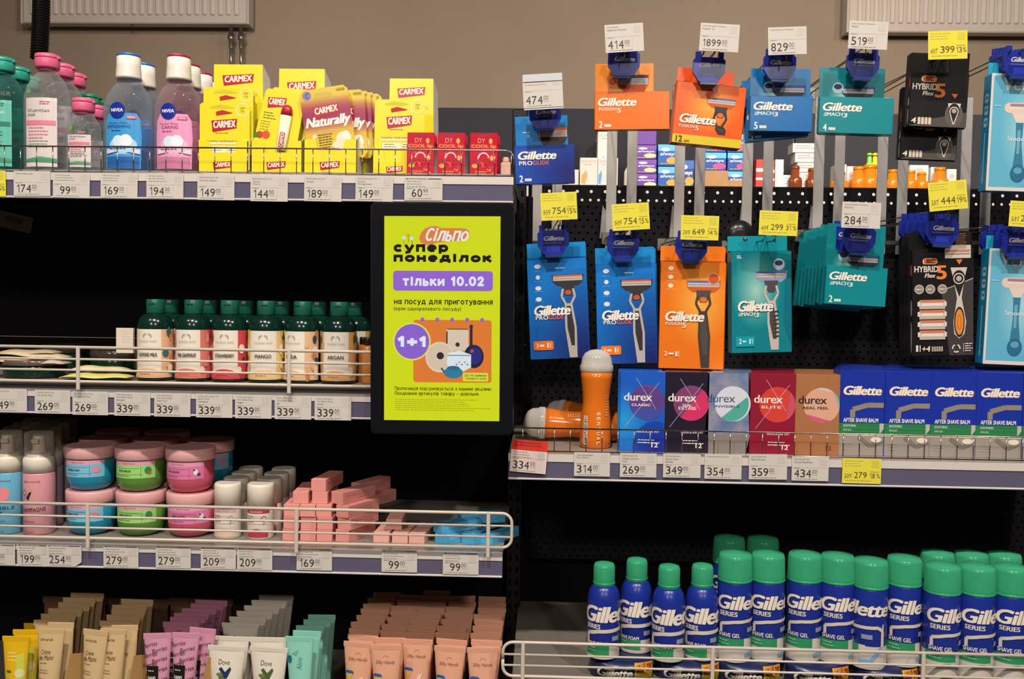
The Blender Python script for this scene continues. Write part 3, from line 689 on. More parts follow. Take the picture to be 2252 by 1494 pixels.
def balm_card(kind='classic'):
    t = thing('balm_card', '', 'card pack'); w, h = (112, 148)
    mb = MB(); 
    if kind == 'classic':
        mb.prism([(-w/2, 0), (w/2, 0), (w/2, h-5), (w/2-5, h), (-w/2+5, h), (-w/2, h-5)], 0, 1, YL)
        pr = Pr(mb, w, h); pr.poly([(22, 9), (45, 4), (70, 8), (78, 12), (60, 14), (24, 13)], 'd0c022'); pr.poly([(36, 20), (50, 16), (74, 22), (70, 24), (37, 29)], 'b3202a')
        logo(pr, 26, 36, 84, 62); pr.words(34, 66, 78, 1, 4, 1.4, 'b3202a'); pr.arc(96, 16, 14, 2.4, 0, 340, 'f0e6b4'); pr.text('SPF', 91, 10, 101, 14, '8a7a20', .02); pr.text('15', 92, 16, 99, 21, '8a7a20', .02)
        pr.rect(14, 86, w-14, 92, 'ece4b0'); pr.text('healthy hydrated lips', 16, 82, w-22, 88, '6a5a18'); pr.rect(18, 96, 60, 110, 'eee6c4'); pr.rect(62, 96, 92, 110, 'eee6c4'); pr.words(22, 99, 56, 2, 5, 1.5, '6a5a18'); pr.words(64, 99, 90, 2, 5, 1.5, '6a5a18')
        mb.obj('card', t, s1)
    elif kind == 'stick':
        w, h = 92, 152
        mb.prism([(-w/2-10, 0), (w/2-2, 0), (w/2, h-6), (w/2-6, h), (-w/2+8, h), (-w/2+2, h-6)], 0, 1, YL); pr = Pr(mb, w, h)
        logo(pr, 10, 16, 52, 40); pr.words(6, 52, 34, 3, 6, 2, '3e6a28', 3); pr.words(2, 72, 30, 4, 6, 1.6, '8a7a30', 7); pr.disc(4, 104, 8, 'c03a20'); pr.disc(-4, 106, 6, '3e7a28'); pr.disc(18, 102, 9, 'd2542c')
        mb.obj('card', t, s1)
        sm = MB().lathe([(10, 20), (11, 24), (13, 98)], 'ece4c4/g', 14, cy=-6, sy=.6, cx=12); p2 = Pr(sm, 18, 60, R=13, z0=24, y=-14, ry=8, x0=12)
        p2.rect(4, 24, 15, 56, 'b3202a'); p2.text('CARMEX', -6, 36, 25, 44, 'efe6da', .04, rot=-90); sm.obj('balm_tube', t, s1)
        MB().lathe([(13, 98), (12.5, 110), (9, 119), (2, 122)], 'b8283c/g', 14, cy=-6, sy=.6, cx=12).obj('tube_cap', t, s1)
    elif kind == 'plain':
        w, h = 108, 157
        mb.prism([(-w/2, 0), (w/2, 0), (w/2, h-5), (w/2-5, h), (-w/2+5, h), (-w/2, h-5)], 0, 1, YL); mb.obj('card', t, s1)
    elif kind == 'natural':
        w, h = 108, 150
        poly = [(-w/2+8, 0), (w/2-8, 0), (w/2, 12), (w/2, h-9), (w/2-9, h), (-w/2+9, h), (-w/2, h-9), (-w/2, 12)]
        mb.prism(poly, 0, 1, 'd8bc3c/c'); pr = Pr(mb, w, h)
        for i in range(22):
            f = i/22; v0 = 18+i*4.0; a = math.sin(min(1, f*1.15)*math.pi); 
            c = [int(214*(1-a)+150*a), int(178*(1-a)+44*a), int(62*(1-a)+88*a)]
            pr.rect(0, v0, w, v0+4.1, '%02x%02x%02x/c' % tuple(c)); pr.k -= 1
        pr.k += 1
        pr.disc(16, 13, 10, '8a7fae'); pr.text('C', 12, 7, 21, 19, '5a4a9a', .05); pr.rrect(30, 10, 72, 22, 6, 'c9b452'); pr.rrect(82, 5, 102, 12, 2, 'b9a82c'); pr.text('natural', 84, 6.5, 100, 10.5, '4a3a10')
        logo(pr, 24, 38, 84, 62); pr.text('Naturally', 4, 62, w-2, 90, 'f0e8e0', .05, .28); pr.words(28, 94, 84, 1, 4, 1.6, 'e8c0b0')
        pr.disc(20, 104, 5, 'e6d8c8'); pr.words(28, 101, 62, 6, 5.6, 1.8, '6a4a14', 6); pr.disc(84, 116, 17, 'efe4cc', ry=15); pr.disc(78, 128, 22, 'e6dcc0', ry=10); pr.disc(90, 108, 8, 'f5efe0')
        mb.obj('card', t, s1)
    return t
tr = {k: Proto(lambda k=k: display_tray(k)) for k in 'abcd'}
cc, cs, cp_, cn = [Proto(lambda k=k: balm_card(k)) for k in ('classic', 'stick', 'plain', 'natural')]
GT = 'yellow lip balm counter displays'; GC = 'lip balm card packs'
st(tr['a'], 490, y0, Z1, 'leftmost yellow counter display tray with tall header board', GT)
st(tr['b'], 608, y0, Z1, 'second yellow counter display tray with header behind the stick card', GT)
st(tr['c'], 726, y0, Z1, 'third yellow counter display tray holding the purple and gold cards', GT)
st(tr['d'], 868, y0+.02, Z1, 'rightmost yellow counter display tray beside the red cartons', GT)
def card(pr_, px, py, Y, label, ry=0): return pr_.at(P(px, py, Y), R3(ry), label, GC)
card(cc, 494, 374, y0+.004, 'yellow balm card pack at the front of the leftmost tray')
for k in range(1, 4): card(cc, 500+k*2, 342-k*1.5, y0+.004+k*.009, 'yellow balm card pack, %s behind the front one in the leftmost tray' % ORD[k])
card(cs, 604, 350, y0+.012, 'yellow card pack with a red capped balm stick in the second tray', 9)
card(cp_, 640, 350, y0+.028, 'blank topped yellow card pack behind the balm stick card', 4)
card(cn, 732, 342, y0+.004, 'purple and gold card pack tilted forward in the third tray', -9)
for k in range(1, 5): card(cn, 744+k*13, 346+k*2, y0+.01+k*.012, 'purple and gold card pack, %s behind the front card of the third tray' % ORD[k], -4)
card(cc, 878, 366, y0+.024, 'yellow balm card pack in the rightmost tray')
# ------------------------------------------------------------------ red cartons
def red_carton():
    mb = MB(); w, h = 60, 72; RD = 'c8283e/g'
    mb.box(-w/2, 0, 0, w/2, 16, h, RD, .6); pr = Pr(mb, w, h)
    for i in range(26):
        r = random.Random(i); pr.disc(r.uniform(6, w-6), r.uniform(14, h-6), r.uniform(1.5, 3), ['d84a58', 'a81a30', 'd89a3c', 'd86a50'][i % 4], n=8); pr.k -= 1
    pr.k += 1; pr.text('COOL lip', 3, 1, w-3, 10, 'd8a848', .03); pr.rect(0, 34, w, 38, 'a01428')
    pr.arc(w/2, 30, 11, 3, 180, 360, 'e8c8c0', 12); pr.disc(w*.18, h*.66, 7, 'd8a848', ry=4.5); pr.disc(w*.78, h*.68, 7, 'b8283c', ry=5); pr.disc(w*.8, h*.42, 4, 'd8a848', ry=6); pr.words(12, h-13, w-14, 2, 4.5, 2, 'd89a48', 3)
    mb.box(-w/2, 7, h, w/2, 9, h+26, 'bc2036/g', .4); q = Pr(mb, w, 26, y=7, z0=h); q.text('DY', w*.28, 12, w*.55, 22, 'd8a090', .0); q.disc(w*.75, 18, 4, 'd8a848', ry=6); q.rrect(w*.3, 4, w*.7, 9, 2, '9a1830')
    t = thing('balm_carton', '', 'carton'); mb.obj('carton', t, s1); return t
rc = Proto(red_carton); NM = ('left', 'middle', 'right')
for j, px in enumerate((924, 991, 1063)):
    for k in range(4):
        st(rc, px+k*2.2, y0+k*.0135, Z1, 'small glossy red carton in the %s red stack, %s from the front' % (NM[j], ORD[k]), 'red lip balm cartons', rz=(2 if j == 2 else 0))
mb = MB().box(-11, 0, 0, 11, 14, 34, 'd8a896', 2).box(-7, 3, 33, 7, 11, 46, 'd8a896', 3)
tag(mb.obj('peach_pack', sc=s1, loc=PX(1112, y0+.003, Z1)), 'small peach pack at the right end of the top left shelf', 'pack')
# ------------------------------------------------------------------ shelf 2 bottles
BS = [('ALMOND MILK', 'e0b48c', ('2f6a62', 'd88a5c')), ('PINK GRAPEFRUIT', 'd87a6c', ('c0505c', 'e09a8a')), ('STRAWBERRY', 'cf4a52', ('b83048', '7a2a34')), ('MANGO', 'e2c486', ('d8c82c', '5a6a1c')), ('SHEA', 'e0b890', ('c87a4c', '2a4a4a')), ('ARGAN', 'd8a468', ('b8743c', '6a4a1c'))]
def gel_bottle(i):
    nm, col, (k1, k2) = BS[i]; t = thing('shower_bottle', '', 'bottle'); R = 40
    MB().lathe([(R*.92, 0), (R, 4), (R, 122), (R*.985, 130), (R*.9, 140), (R*.7, 150), (20, 153)], '0b2a22/g', 32, cy=R).obj('bottle_body', t, s1)
    cp = MB().lathe([(19, 153), (20.5, 155), (20.5, 184), (19.5, 186)], '1b5f4c/c', 26, cy=R).obj('cap', t, s1)
    MB().box(-7, R-21.6, 174, 7, R-15, 177, '0d3a2e', 1).obj('cap_notch', cp, s1)
    mb = MB(); W = 2*R*math.pi*.55; H = 110; pr = Pr(mb, W, H, R=R, z0=8, strip=4); a = W/2-27; b = W/2+27+4
    pr.rect(0, 0, W, H, col); pr.rect(a-4, 0, b, H, 'e9e1d4/c')
    r = random.Random(i+3)
    for x0, x1 in ((2, a-6), (b+2, W-2)):
        for q in range(9): pr.disc(r.uniform(x0, x1), 6+q*12, r.uniform(4, 8), [k1, k2, col, 'efe0c8'][q % 4], ry=r.uniform(6, 13), n=10)
    pr.k += 0
    c = W/2+1
    pr.arc(c-3.5, 15, 5, 1.6, 150, 290, '8a857c', 6); pr.arc(c+3.5, 15, 5, 1.6, 250, 390, '8a857c', 6)
    pr.text('THE BODY SHOP', c-20, 25, c+20, 28, '7a756e'); ww = min(21, 3.1*len(nm)+2); pr.text(nm, c-ww, 53, c+ww, 61, '3a3632', .03); pr.words(c-16, 68, c+16, 1, 5, 1.6, '9a948a')
    pr.poly([(a-6, H)]+[(c+(a-6-c)*math.cos(math.radians(q)), H-23*math.sin(math.radians(q))) for q in range(0, 181, 20)], col); pr.words(c-16, H-10, c+18, 1, 4, 2, '9a6a4a' if i != 2 else 'a83038')
    mb.obj('wrap_label', t, s1); return t
gp = [Proto(lambda i=i: gel_bottle(i), 40) for i in range(6)]
FR = ['pale peach', 'rosy', 'red', 'yellow edged', 'tan patterned', 'golden brown']
for i, px in enumerate((326, 411, 492, 573, 655, 736)):
    rz = (-4, -3, 0, 6, -24, 0)[i]
    st(gp[i], px, 1.56, Z2, 'dark green bottle with %s label, front row, %s from the left' % (FR[i], ORD[i]), 'dark green shower bottles', rz)
    for k in (1, 2):
        st(gp[i], px+(33 if k == 1 else 18), 1.56+.061*k, Z2, 'dark green bottle with %s label, %s row behind the front one' % (FR[i], ORD[k]), 'dark green shower bottles', 10*k)
def amber(px, Y, lab):
    t = thing('oil_bottle', lab, 'bottle', PX(px, Y, Z2)); 
    MB().lathe([(14, 0), (15, 3), (15, 78), (11, 86), (8, 88)], 'b8743c/g', 20, cy=15).obj('bottle_body', t, s1); MB().lathe([(9, 88), (9, 104), (8, 105)], '241a16/g', 16, cy=15).obj('cap', t, s1)
amber(806, 1.575, 'small amber bottle with dark cap right of the green bottles')
amber(796, 1.61, 'small amber bottle standing behind at the right end of the green bottles')
mb = MB().box(-20, 0, 0, 20, 9, 58, 'd8cfc0', .5); pr = Pr(mb, 40, 58); pr.words(14, 8, 36, 5, 6, 1.2, 'b8b0a4'); 
tag(mb.obj('blank_carton', sc=s1, loc=P(274, 777, 1.59)), 'plain cream carton propped left of the green bottles', 'carton')
def dark_jar(px, Y, w, h, lab, top='6a5a50'):
    t = thing('tin_jar', lab, 'jar', PX(px, Y, Z2)); MB().lathe([(w*.94, 0), (w, 3), (w, h*.6), (w*.96, h*.68)], '0c2a1e/g', 28, cy=w).obj('jar_body', t, s1)
    MB().lathe([(w*1.0, h*.7), (w*1.02, h*.74), (w*1.02, h*.95), (w*.97, h)], top+'/g', 28, cy=w).obj('lid', t, s1)
dark_jar(42, 1.56, 68, 42, 'wide dark green jar with grey lid at the left end of the bottle shelf')
dark_jar(230, 1.63, 56, 62, 'wide dark jar standing behind the yellow sachets', '3a342f')
dark_jar(120, 1.69, 50, 70, 'wide dark jar at the back left of the bottle shelf', '2e2a28')
def sachet(px, py, Y, w, lab, col, ry=0, rz=0, h=7):
    t = thing('sachet', lab, 'sachet', P(px, py, Y), R3(ry, rz)); mb = MB(); n = 10; vs = []; fs = []
    for j in range(5):
        for i in range(n+1):
            u = i/n; v = j/4; vs.append(((u-.5)*w, v*50, h*math.sin(math.pi*u)**.6*math.sin(math.pi*v)**.5*1.3+1.5+2*math.sin(u*9)))
    m = len(vs); vs += [(x, y, .5+1.5*math.sin((x/w+.5)*9)) for x, y, z in vs]
    for j in range(4):
        for i in range(n): a = j*(n+1)+i; fs += [(a, a+1, a+n+2, a+n+1), (m+a+n+1, m+a+n+2, m+a+1, m+a)]
    for i in range(n): fs += [(i, m+i, m+i+1, i+1), (4*(n+1)+i+1, m+4*(n+1)+i+1, m+4*(n+1)+i, 4*(n+1)+i)]
    for j in range(4): a = j*(n+1); fs += [(a+n+1, m+a+n+1, m+a, a), (a+n, m+a+n, m+a+2*n+1, a+2*n+1)]
    mb.add(vs, fs, col, True); mb.obj('pouch', t, s1); MB().box(-w/2-3, 0, -.5, -w/2+1, 50, 1.2, 'c8b84a').obj('crimp', t, s1)
sachet(205, 832, 1.55, 150, 'yellow green sachet lying flat left of the green bottles', 'd8d078/c', 0)
sachet(215, 816, 1.565, 120, 'cream sachet lying on the yellow green one', 'e0d4a0/c', 2, 4)
for k, (px, py, w, c, ry) in enumerate(((60, 800, 160, 'c8b8a4/c', 1), (34, 793, 150, 'b4a08c/c', -2), (66, 785, 150, 'd0c09c/c', 3), (50, 779, 140, 'bca88a/c', -1))):
    sachet(px, py, 1.57+k*.006, w, 'foil sachet in the pile on the dark jar, %s from the bottom' % ORD[k], c, ry)
# ------------------------------------------------------------------ shelf 3
def jar(kind):
    col, lb, dark, nm = {'blue': ('1f86a8/g', '7cc0dc/c', '1a4a5a', 'BUBBLE GUM'), 'green': ('5a8a3c/g', '9ad878/c', '2a4a20', 'KIWI & MELON'), 'pink': ('c4546c/g', 'dc7cac/c', '7a2a48', 'PINK UNICORN')}[kind]
    t = thing('scrub_jar', '', 'jar'); R = 52
    prof = [(R*.5, 0), (R*.68, 1.5), (R*.84, 7), (R*.93, 14), (R*.98, 22), (R, 31), (R, 73)]
    MB().lathe(prof, col, 36, cy=R).obj('jar_body', t, s1)
    ld = MB().lathe([(R*1.02, 74), (R*1.065, 76), (R*1.065, 98), (R*1.04, 101)], 'e6adae/c', 36, cy=R).obj('lid', t, s1)
    def fn(x, z, e):
        r = R; 
        for (r0, z0), (r1, z1) in zip(prof, prof[1:]):
            if z0 <= z <= z1: r = r0+(r1-r0)*(z-z0)/max(z1-z0, 1e-6)
        a = max(-.99, min(.99, x/r)); return (x, R-(r*math.sqrt(1-a*a)+e+.3), z)
    mb = MB(); W = 88; H = 38; pr = Pr(mb, W, H, fn=fn, z0=34, strip=4); pr.rect(0, 0, W, H, lb); pr.rect(0, 0, W, 9, 'e0a0b4/c'); pr.text('BEAUMADE', W*.26, 3, W*.58, 6, '8a4a5a', .01)
    pr.line(4, 15, W*.68, 15, .5, dark); pr.line(4, 29, W-20, 29, .5, dark); pr.line(W*.72, 11, W*.72, 36, .5, dark); pr.text(nm, W*.13, 19, W*.48, 23.5, dark, .03); pr.words(6, 31.5, W*.6, 1, 4, 1, dark)
    if kind == 'blue': pr.disc(W*.86, 22, 7, 'e88aa0', ry=6)
    if kind == 'green': pr.disc(W*.87, 20, 6, '2f8a4a', ry=8); pr.disc(W*.90, 26, 3.4, 'd8503c')
    if kind == 'pink': pr.disc(W*.86, 22, 4, 'eee6e6', ry=7); pr.disc(W*.92, 27, 3, '3a3a5a'); pr.disc(W*.83, 17, 2, '3a3a5a')
    mb.obj('front_label', t, s1); return t
jp = {k: Proto(lambda k=k: jar(k), 52) for k in ('blue', 'green', 'pink')}
JH = 101.5*s1
for k, px in (('blue', 177), ('green', 289), ('pink', 402)):
    col = {'blue': 'turquoise', 'green': 'green', 'pink': 'rose pink'}[k]
    st(jp[k], px, 1.545, Z3, '%s scrub jar with pink lid, lower of the front pair' % col, 'scrub jars', {'blue': -4, 'green': 3, 'pink': 8}[k])
    st(jp[k], px-2, 1.545, Z3+JH, '%s scrub jar with pink lid stacked on top in front' % col, 'scrub jars', {'blue': 2, 'green': 3, 'pink': -4}[k])
    st(jp['blue' if k == 'pink' else k], px+{'blue': 30, 'green': 38, 'pink': 46}[k], 1.635, Z3, 'shaded scrub jar, lower of the pair behind the %s jars' % col, 'scrub jars', 10)
    st(jp['blue' if k == 'pink' else k], px+{'blue': 28, 'green': 36, 'pink': 44}[k], 1.635, Z3+JH, 'shaded scrub jar, upper of the pair behind the %s jars' % col, 'scrub jars', 14)
for q, px in ((0, 178+62), (1, 289+60)):
    st(jp['blue'], px, 1.728, Z3+JH, 'shaded scrub jar high in the third row, %s from the left' % ORD[q], 'scrub jars', 14)
    st(jp['blue'], px, 1.728, Z3, 'shaded scrub jar low in the third row, %s from the left' % ORD[q], 'scrub jars', 14)
def foamer(kind):
    t = thing('foam_bottle', '', 'bottle'); R = 34; col = {'pink': 'd898a0/c', 'blue': '6ab4d4/c', 'lilac': 'd4b8cc/c'}[kind]
    mb = MB().lathe([(R*.93, 0), (R, 3), (R, 138), (R*.96, 142)], col, 30, cy=R); pr = Pr(mb, 66, 138, R=R)
    pr.text('BEAUMADE', 14, 13, 52, 17, '6a4a54', .01)
    if kind == 'pink':
        pr.poly([(20, 52), (30, 36), (34, 38), (26, 58)], '2a2420'); pr.poly([(29, 38), (33, 30), (36, 32), (33, 39)], 'c8a850'); pr.arc(15, 40, 6, 1, 0, 360, '5a4a3a', 10); pr.line(15, 46, 18, 56, 1, '5a4a3a')
        pr.text('CHAMPAGNE', 3, 74, 63, 83, '4a2a34', .01, rot=-2)
    else:
        pr.disc(34, 44, 16, 'e88a90'); pr.text('BUBBLE', 4, 72, 60, 80, '2a3a5a', .01); pr.text('GUM', 4, 84, 34, 92, '2a3a5a', .01)
    pr.words(8, 104, 54, 1, 5, 2, '8a6a74'); pr.words(8, 128, 50, 1, 5, 2, '8a6a74'); mb.obj('bottle_body', t, s1)
    MB().lathe([(R, 142), (R, 172), (R*.94, 176), (R*.8, 180), (R*.78, 184)], 'e2dacb/c', 28, cy=R).obj('collar', t, s1)
    pm = MB().lathe([(R*.5, 184), (R*.48, 190), (14, 192), (13, 222), (11, 225)], 'dcd4c6/c', 20, cy=R)
    pm.box(-8, -6+R-14, 208, 8, R, 218, 'dcd4c6/c', 1.5); pm.obj('pump', t, s1)
    MB().lathe([(R*.9, 178), (R*.9, 230), (R*.82, 233)], 'f0ece6/p', 28, cy=R, cap0=False).obj('clear_cap', t, s1)
    return t
fp = {k: Proto(lambda k=k: foamer(k), 34) for k in ('pink', 'blue', 'lilac')}
st(fp['blue'], -1, 1.545, Z3, 'blue foam pump bottle cut by the left edge', 'foam pump bottles', 8)
st(fp['pink'], 69, 1.545, Z3, 'pink foam pump bottle with clear overcap beside the jars', 'foam pump bottles')
for k in range(1, 4):
    st(fp['lilac'], 69+k*19, 1.545+.056*k, Z3, 'pale foam pump bottle, %s behind the pink one' % ORD[k], 'foam pump bottles', -20); st(fp['blue'], -1+k*22, 1.545+.056*k, Z3, 'foam pump bottle, %s behind the cut off blue one' % ORD[k], 'foam pump bottles')
def rollon(kind):
    t = thing('deodorant_stick', '', 'deodorant'); R = 30; ac = 'd8a8b4' if kind else 'b0384c'
    mb = MB().lathe([(R*.95, 0), (R, 4), (R, 68)], 'e4dcd0/c', 28, cy=R, cap1=False); pr = Pr(mb, 60, 68, R=R)
    pr.rect(0, 0, 60, 8, ac); pr.text('BEAUMADE', 14, 2.5, 42, 5.5, 'f0e0e0' if not kind else '9a5a6a'); pr.words(5, 14, 32, 3, 6, 1.6, '6a6470'); pr.line(5, 32, 55, 32, .6, '6a6470'); pr.arc(46, 20, 6, 1.3, 0, 330, ac, 10); pr.line(47, 27, 44, 34, 1, '5a5a50')
    pr.poly([(4, 50), (30, 42), (56, 50), (56, 62), (4, 62)], ac if not kind else 'dcc0b0'); mb.obj('stick_body', t, s1)
    MB().lathe([(R*1.0, 68.5), (R*1.0, 118), (R*.97, 123), (R*.9, 125)], 'e8dfd0/c', 28, cy=R).obj('cap', t, s1); return t
r0, r1 = Proto(lambda: rollon(1), 30), Proto(lambda: rollon(0), 30)
for j, (p_, px) in enumerate(((r0, 491), (r1, 564))):
    for k in range(4): st(p_, px+(0, 20, 36, 52)[k], 1.55+.049*k, Z3, 'white capped deodorant stick with %s label, %s from the front' % (('pale pink', 'crimson')[j], ORD[k]), 'white deodorant sticks', -6*k)
# pink carton pile
def carton(w, h, d, col, top=None, dk='a85a58'):
    t = thing('carton', '', 'carton'); mb = MB().box(-w/2, 0, 0, w/2, d, h, col, .7)
    pr = Pr(mb, d, h, side='R', x0=w/2); pr.text('BEAUMADE', d*.12, h*.3, d*.45, h*.45, dk); pr.words(d*.5, h*.3, d*.9, 3, 5, 1.2, dk, 3); pr.line(d*.48, 3, d*.48, h-3, .5, dk)
    # print on the lid
    for i in range(3): mb.box(-w*.3, d*.12+i*8, h, w*.3-(i % 2)*5, d*.12+i*8+1.3, h+.06, dk)
    mb.obj('carton_body', t, s1); return t
pc = Proto(lambda: carton(35, 27.5, 112, 'e2988e/d')); hs = 27.8*s1
rows = [(0, [(638, 0, 1.55), (677, 0, 1.55), (713, 0, 1.55), (752, -22, 1.55), (650, 4, 1.66), (700, -6, 1.66)]),
        (1, [(640, 2, 1.55), (678, 0, 1.552), (714, -1, 1.55), (756, -24, 1.55), (660, -3, 1.665)]),
        (2, [(641, 3, 1.551), (676, 0, 1.55), (712, 1, 1.552), (752, -28, 1.55), (664, 0, 1.665), (795, -28, 1.63)]),
        (3, [(661, 4, 1.556), (703, 0, 1.558), (741, -30, 1.56), (785, -26, 1.64)]),
        (4, [(700, -8, 1.56)]),
        (5, [(716, 4, 1.62)])]
n = 0
for lv, L in rows:
    for i, (px, rz, Y) in enumerate(L):
        if lv == 5: continue
        pc.at(PX(px, Y, Z3+lv*hs), R3(0, rz), 'long salmon pink carton in the pile, level %s from the bottom, %s placed' % (ORD[lv], ORD[i]) if False else 'long salmon pink carton, %s in the %s layer of the pile' % (ORD[i], ['bottom', 'second', 'third', 'fourth', 'top'][lv]), 'salmon pink cartons')
pc2 = Proto(lambda: carton(36, 24, 100, 'e4aca0/d')); h2 = 24.3*s1
for i, (px, rz) in enumerate(((838, -3), (879, -5), (916, -8))): pc2.at(PX(px, 1.55, Z3), R3(0, rz), 'small peach pink carton on the shelf, %s from the left' % ORD[i], 'peach pink cartons')
pc2.at(PX(866, 1.57, Z3+h2), R3(0, 2), 'small peach pink carton lying on top of three others', 'peach pink cartons')
pc2.at(PX(870, 1.62, Z3+2*h2), R3(0, -3), 'small peach pink carton raised at the back of its pile', 'peach pink cartons') if False else None
pb = Proto(lambda: carton(36, 23, 108, '52aede/c', dk='cfe4f0'))
for i, (px, rz) in enumerate(((968, -42), (1028, -38), (1068, -32))): pb.at(PX(px, 1.55+.004*i, Z3), R3(0, rz), 'bright blue carton lying on the shelf, %s from the left' % ORD[i], 'bright blue cartons')
pb.at(PX(962, 1.556, Z3+23.3*s1), R3(0, -52), 'bright blue carton lying across the others on top', 'bright blue cartons')
pb.at(PX(1010, 1.63, Z3+23.3*s1), R3(0, -70), 'bright blue carton at the back of the blue pile', 'bright blue cartons')
# ------------------------------------------------------------------ advertising screen
def screen():
    Y = 1.43; s = S(Y); W_, H_ = 317, 512
    t = thing('advertising_screen', 'portrait advertising screen in black housing hung before the left shelves', 'screen', P(971, 956, Y), R3(-.45))
    m = MB(); r = 12; pts = []
    for cx, cz, a in ((W_/2-r, H_-r, 0), (-W_/2+r, H_-r, 90), (-W_/2+r, r, 180), (W_/2-r, r, 270)):
        for i in range(6): q = math.radians(a+i*18); pts.append((cx+r*math.cos(q), cz+r*math.sin(q)))
    m.prism(pts, 1, 26, '0d0d10/c'); m.obj('housing', t, s)
    m = MB(); m.prism([(x*.985, 3+z*.989) for x, z in pts], 0, 1.2, '101116/g'); m.obj('front_glass', t, s)
    w, h = 256, 452; m = MB(); ox = 843-812.5; pr = Pr(m, W_, H_, z0=0, eps=.06)
    X = lambda x: x-812.5; Z = lambda y: y-444
    R_ = lambda x0, y0, x1, y1, c: pr.rect(X(x0), Z(y0), X(x1), Z(y1), c)
    T = lambda t_, x0, y0, x1, y1, c, b=.0, sh=0, rot=0: pr.text(t_, X(x0), Z(y0), X(x1), Z(y1), c, b, sh, rot)
    R_(843, 474, 1099, 925, 'd3dc12/e')
    # logo
    pts2 = [(920, 522), (924, 511), (933, 501), (946, 496), (960, 496), (968, 500), (1000, 500), (1022, 501), (1030, 506), (1031, 515), (1024, 524), (1005, 528), (960, 532), (945, 537), (932, 537), (923, 531)]
    pr.poly([(X(x), Z(y)) for x, y in pts2], 'e08040/e'); pr.stroke('Сільпо', X(934), Z(508), X(1024), Z(527), 4.4, 'e9eef0/e', .3, gap=.36)
    for x, y, c in ((886, 522, 'd8e4e8/e'), (896, 517, 'e09a50/e'), (904, 523, 'd8e4e8/e')): pr.disc(X(x), Z(y), 4, c, n=8); pr.line(X(x), Z(y+4), X(x+1), Z(y+14), 1, '3a6a20/e')
    pr.stroke('супер', X(867), Z(539), X(981), Z(550), 6.6, '0c0a08/e', gap=.55); pr.stroke('понеділок', X(867), Z(562), X(1077), Z(572), 6.6, '0c0a08/e', gap=.55)
    pr.rrect(X(863), Z(594), X(1083), Z(638), 7, '9464d2/e'); pr.stroke('тільки', X(886), Z(613), X(974), Z(625), 5, 'e4e8f4/e', gap=.5); pr.stroke('10.02', X(993), Z(608), X(1061), Z(625), 5.2, 'e4e8f4/e', gap=.42)
    pr.stroke('на посуд для приготування', X(866), Z(659), X(1082), Z(667), 2.1, '1c1e08/e', gap=.42); pr.stroke('(крім одноразового посуду)', X(866), Z(676), X(1013), Z(681), 1.2, '26280c/e', gap=.42)
    pr.rrect(X(908), Z(702), X(1081), Z(840), 6, 'e27a30/e')
    for x in (928, 961, 994, 1027, 1060): pr.rrect(X(x-4), Z(697), X(x+4), Z(706), 3, '9464d2/e')
    # pots and pans
    pr.rrect(X(981), Z(721), X(1030), Z(770), 5, 'd8c8ae/e'); pr.rect(X(981), Z(727), X(984), Z(768), '3a3430/e'); pr.line(X(983), Z(722), X(1029), Z(722), 2, '4a3a30/e'); pr.disc(X(1006), Z(756), 5, '3a2c2c/e', n=10)
    pr.line(X(1036), Z(712), X(1036), Z(762), 6, '2a2230/e'); pr.disc(X(1036), Z(716), 4, '3a2838/e'); pr.disc(X(1042), Z(782), 22, '1c1c40/e', ry=26); pr.disc(X(1044), Z(780), 15, '2a2a78/e', ry=19); pr.disc(X(1038), Z(770), 4, 'c04a3a/e', n=8)
    pr.disc(X(967), Z(784), 32, 'e0cdb6/e', ry=34); pr.disc(X(967), Z(784), 28, 'd8c2a8/e', ry=30); pr.disc(X(968), Z(781), 8, '2a2430/e'); 
    pr.poly([(X(984), Z(775)), (X(1010), Z(769)), (X(1036), Z(778)), (X(1036), Z(806)), (X(1020), Z(815)), (X(990), Z(812)), (X(982), Z(798))], 'dde6ea/e'); pr.line(X(984), Z(780), X(1034), Z(780), 2, '4a8a90/e')
    for i in range(5): pr.disc(X(1004+i*6), Z(800-(i % 2)*5), 2, ['4a6aa0/e', 'b07080/e'][i % 2], n=6)
    pr.disc(X(997), Z(818), 21, '2f7a9a/e', ry=13); pr.disc(X(997), Z(808), 14, '2a6a8a/e', ry=5); pr.line(X(978), Z(818), X(970), Z(808), 4, '2a5a72/e')
    pr.rrect(X(1018), Z(818), X(1074), Z(837), 3, 'd8dc3a/e'); T('До 10 одиниць', 1022, 821, 1071, 827, '3a3a10/e', .02); T('товару в чеку', 1024, 829, 1070, 834, '3a3a10/e', .02)
    pr.disc(X(905), Z(750), 42, 'dbe05a/e', n=36); pr.disc(X(905), Z(750), 38.5, '8c60cf/e', n=36); pr.stroke('1+1', X(877), Z(741), X(934), Z(759), 7.5, 'e2ecf2/e', gap=.4)
    pr.stroke('Пропозиція підсумовується з іншими акціями.', X(868), Z(852), X(1082), Z(857), 1.2, '2a2c0c/e', gap=.42); pr.stroke('Поєднання артикулів товару – довільне.', X(868), Z(863), X(1055), Z(868), 1.2, '2a2c0c/e', gap=.42)
    pr.words(X(868), Z(878), X(1081), 6, 4.6, 1.1, '8a9014/e', 5)
    m.obj('display', t, s)
    MB().box(-40, 26, 200, 40, 34, 300, '1a1a1c', 1).box(-12, 34, 230, 12, 75, 270, '1a1a1c', 1).obj('wall_mount', t, s)
screen()
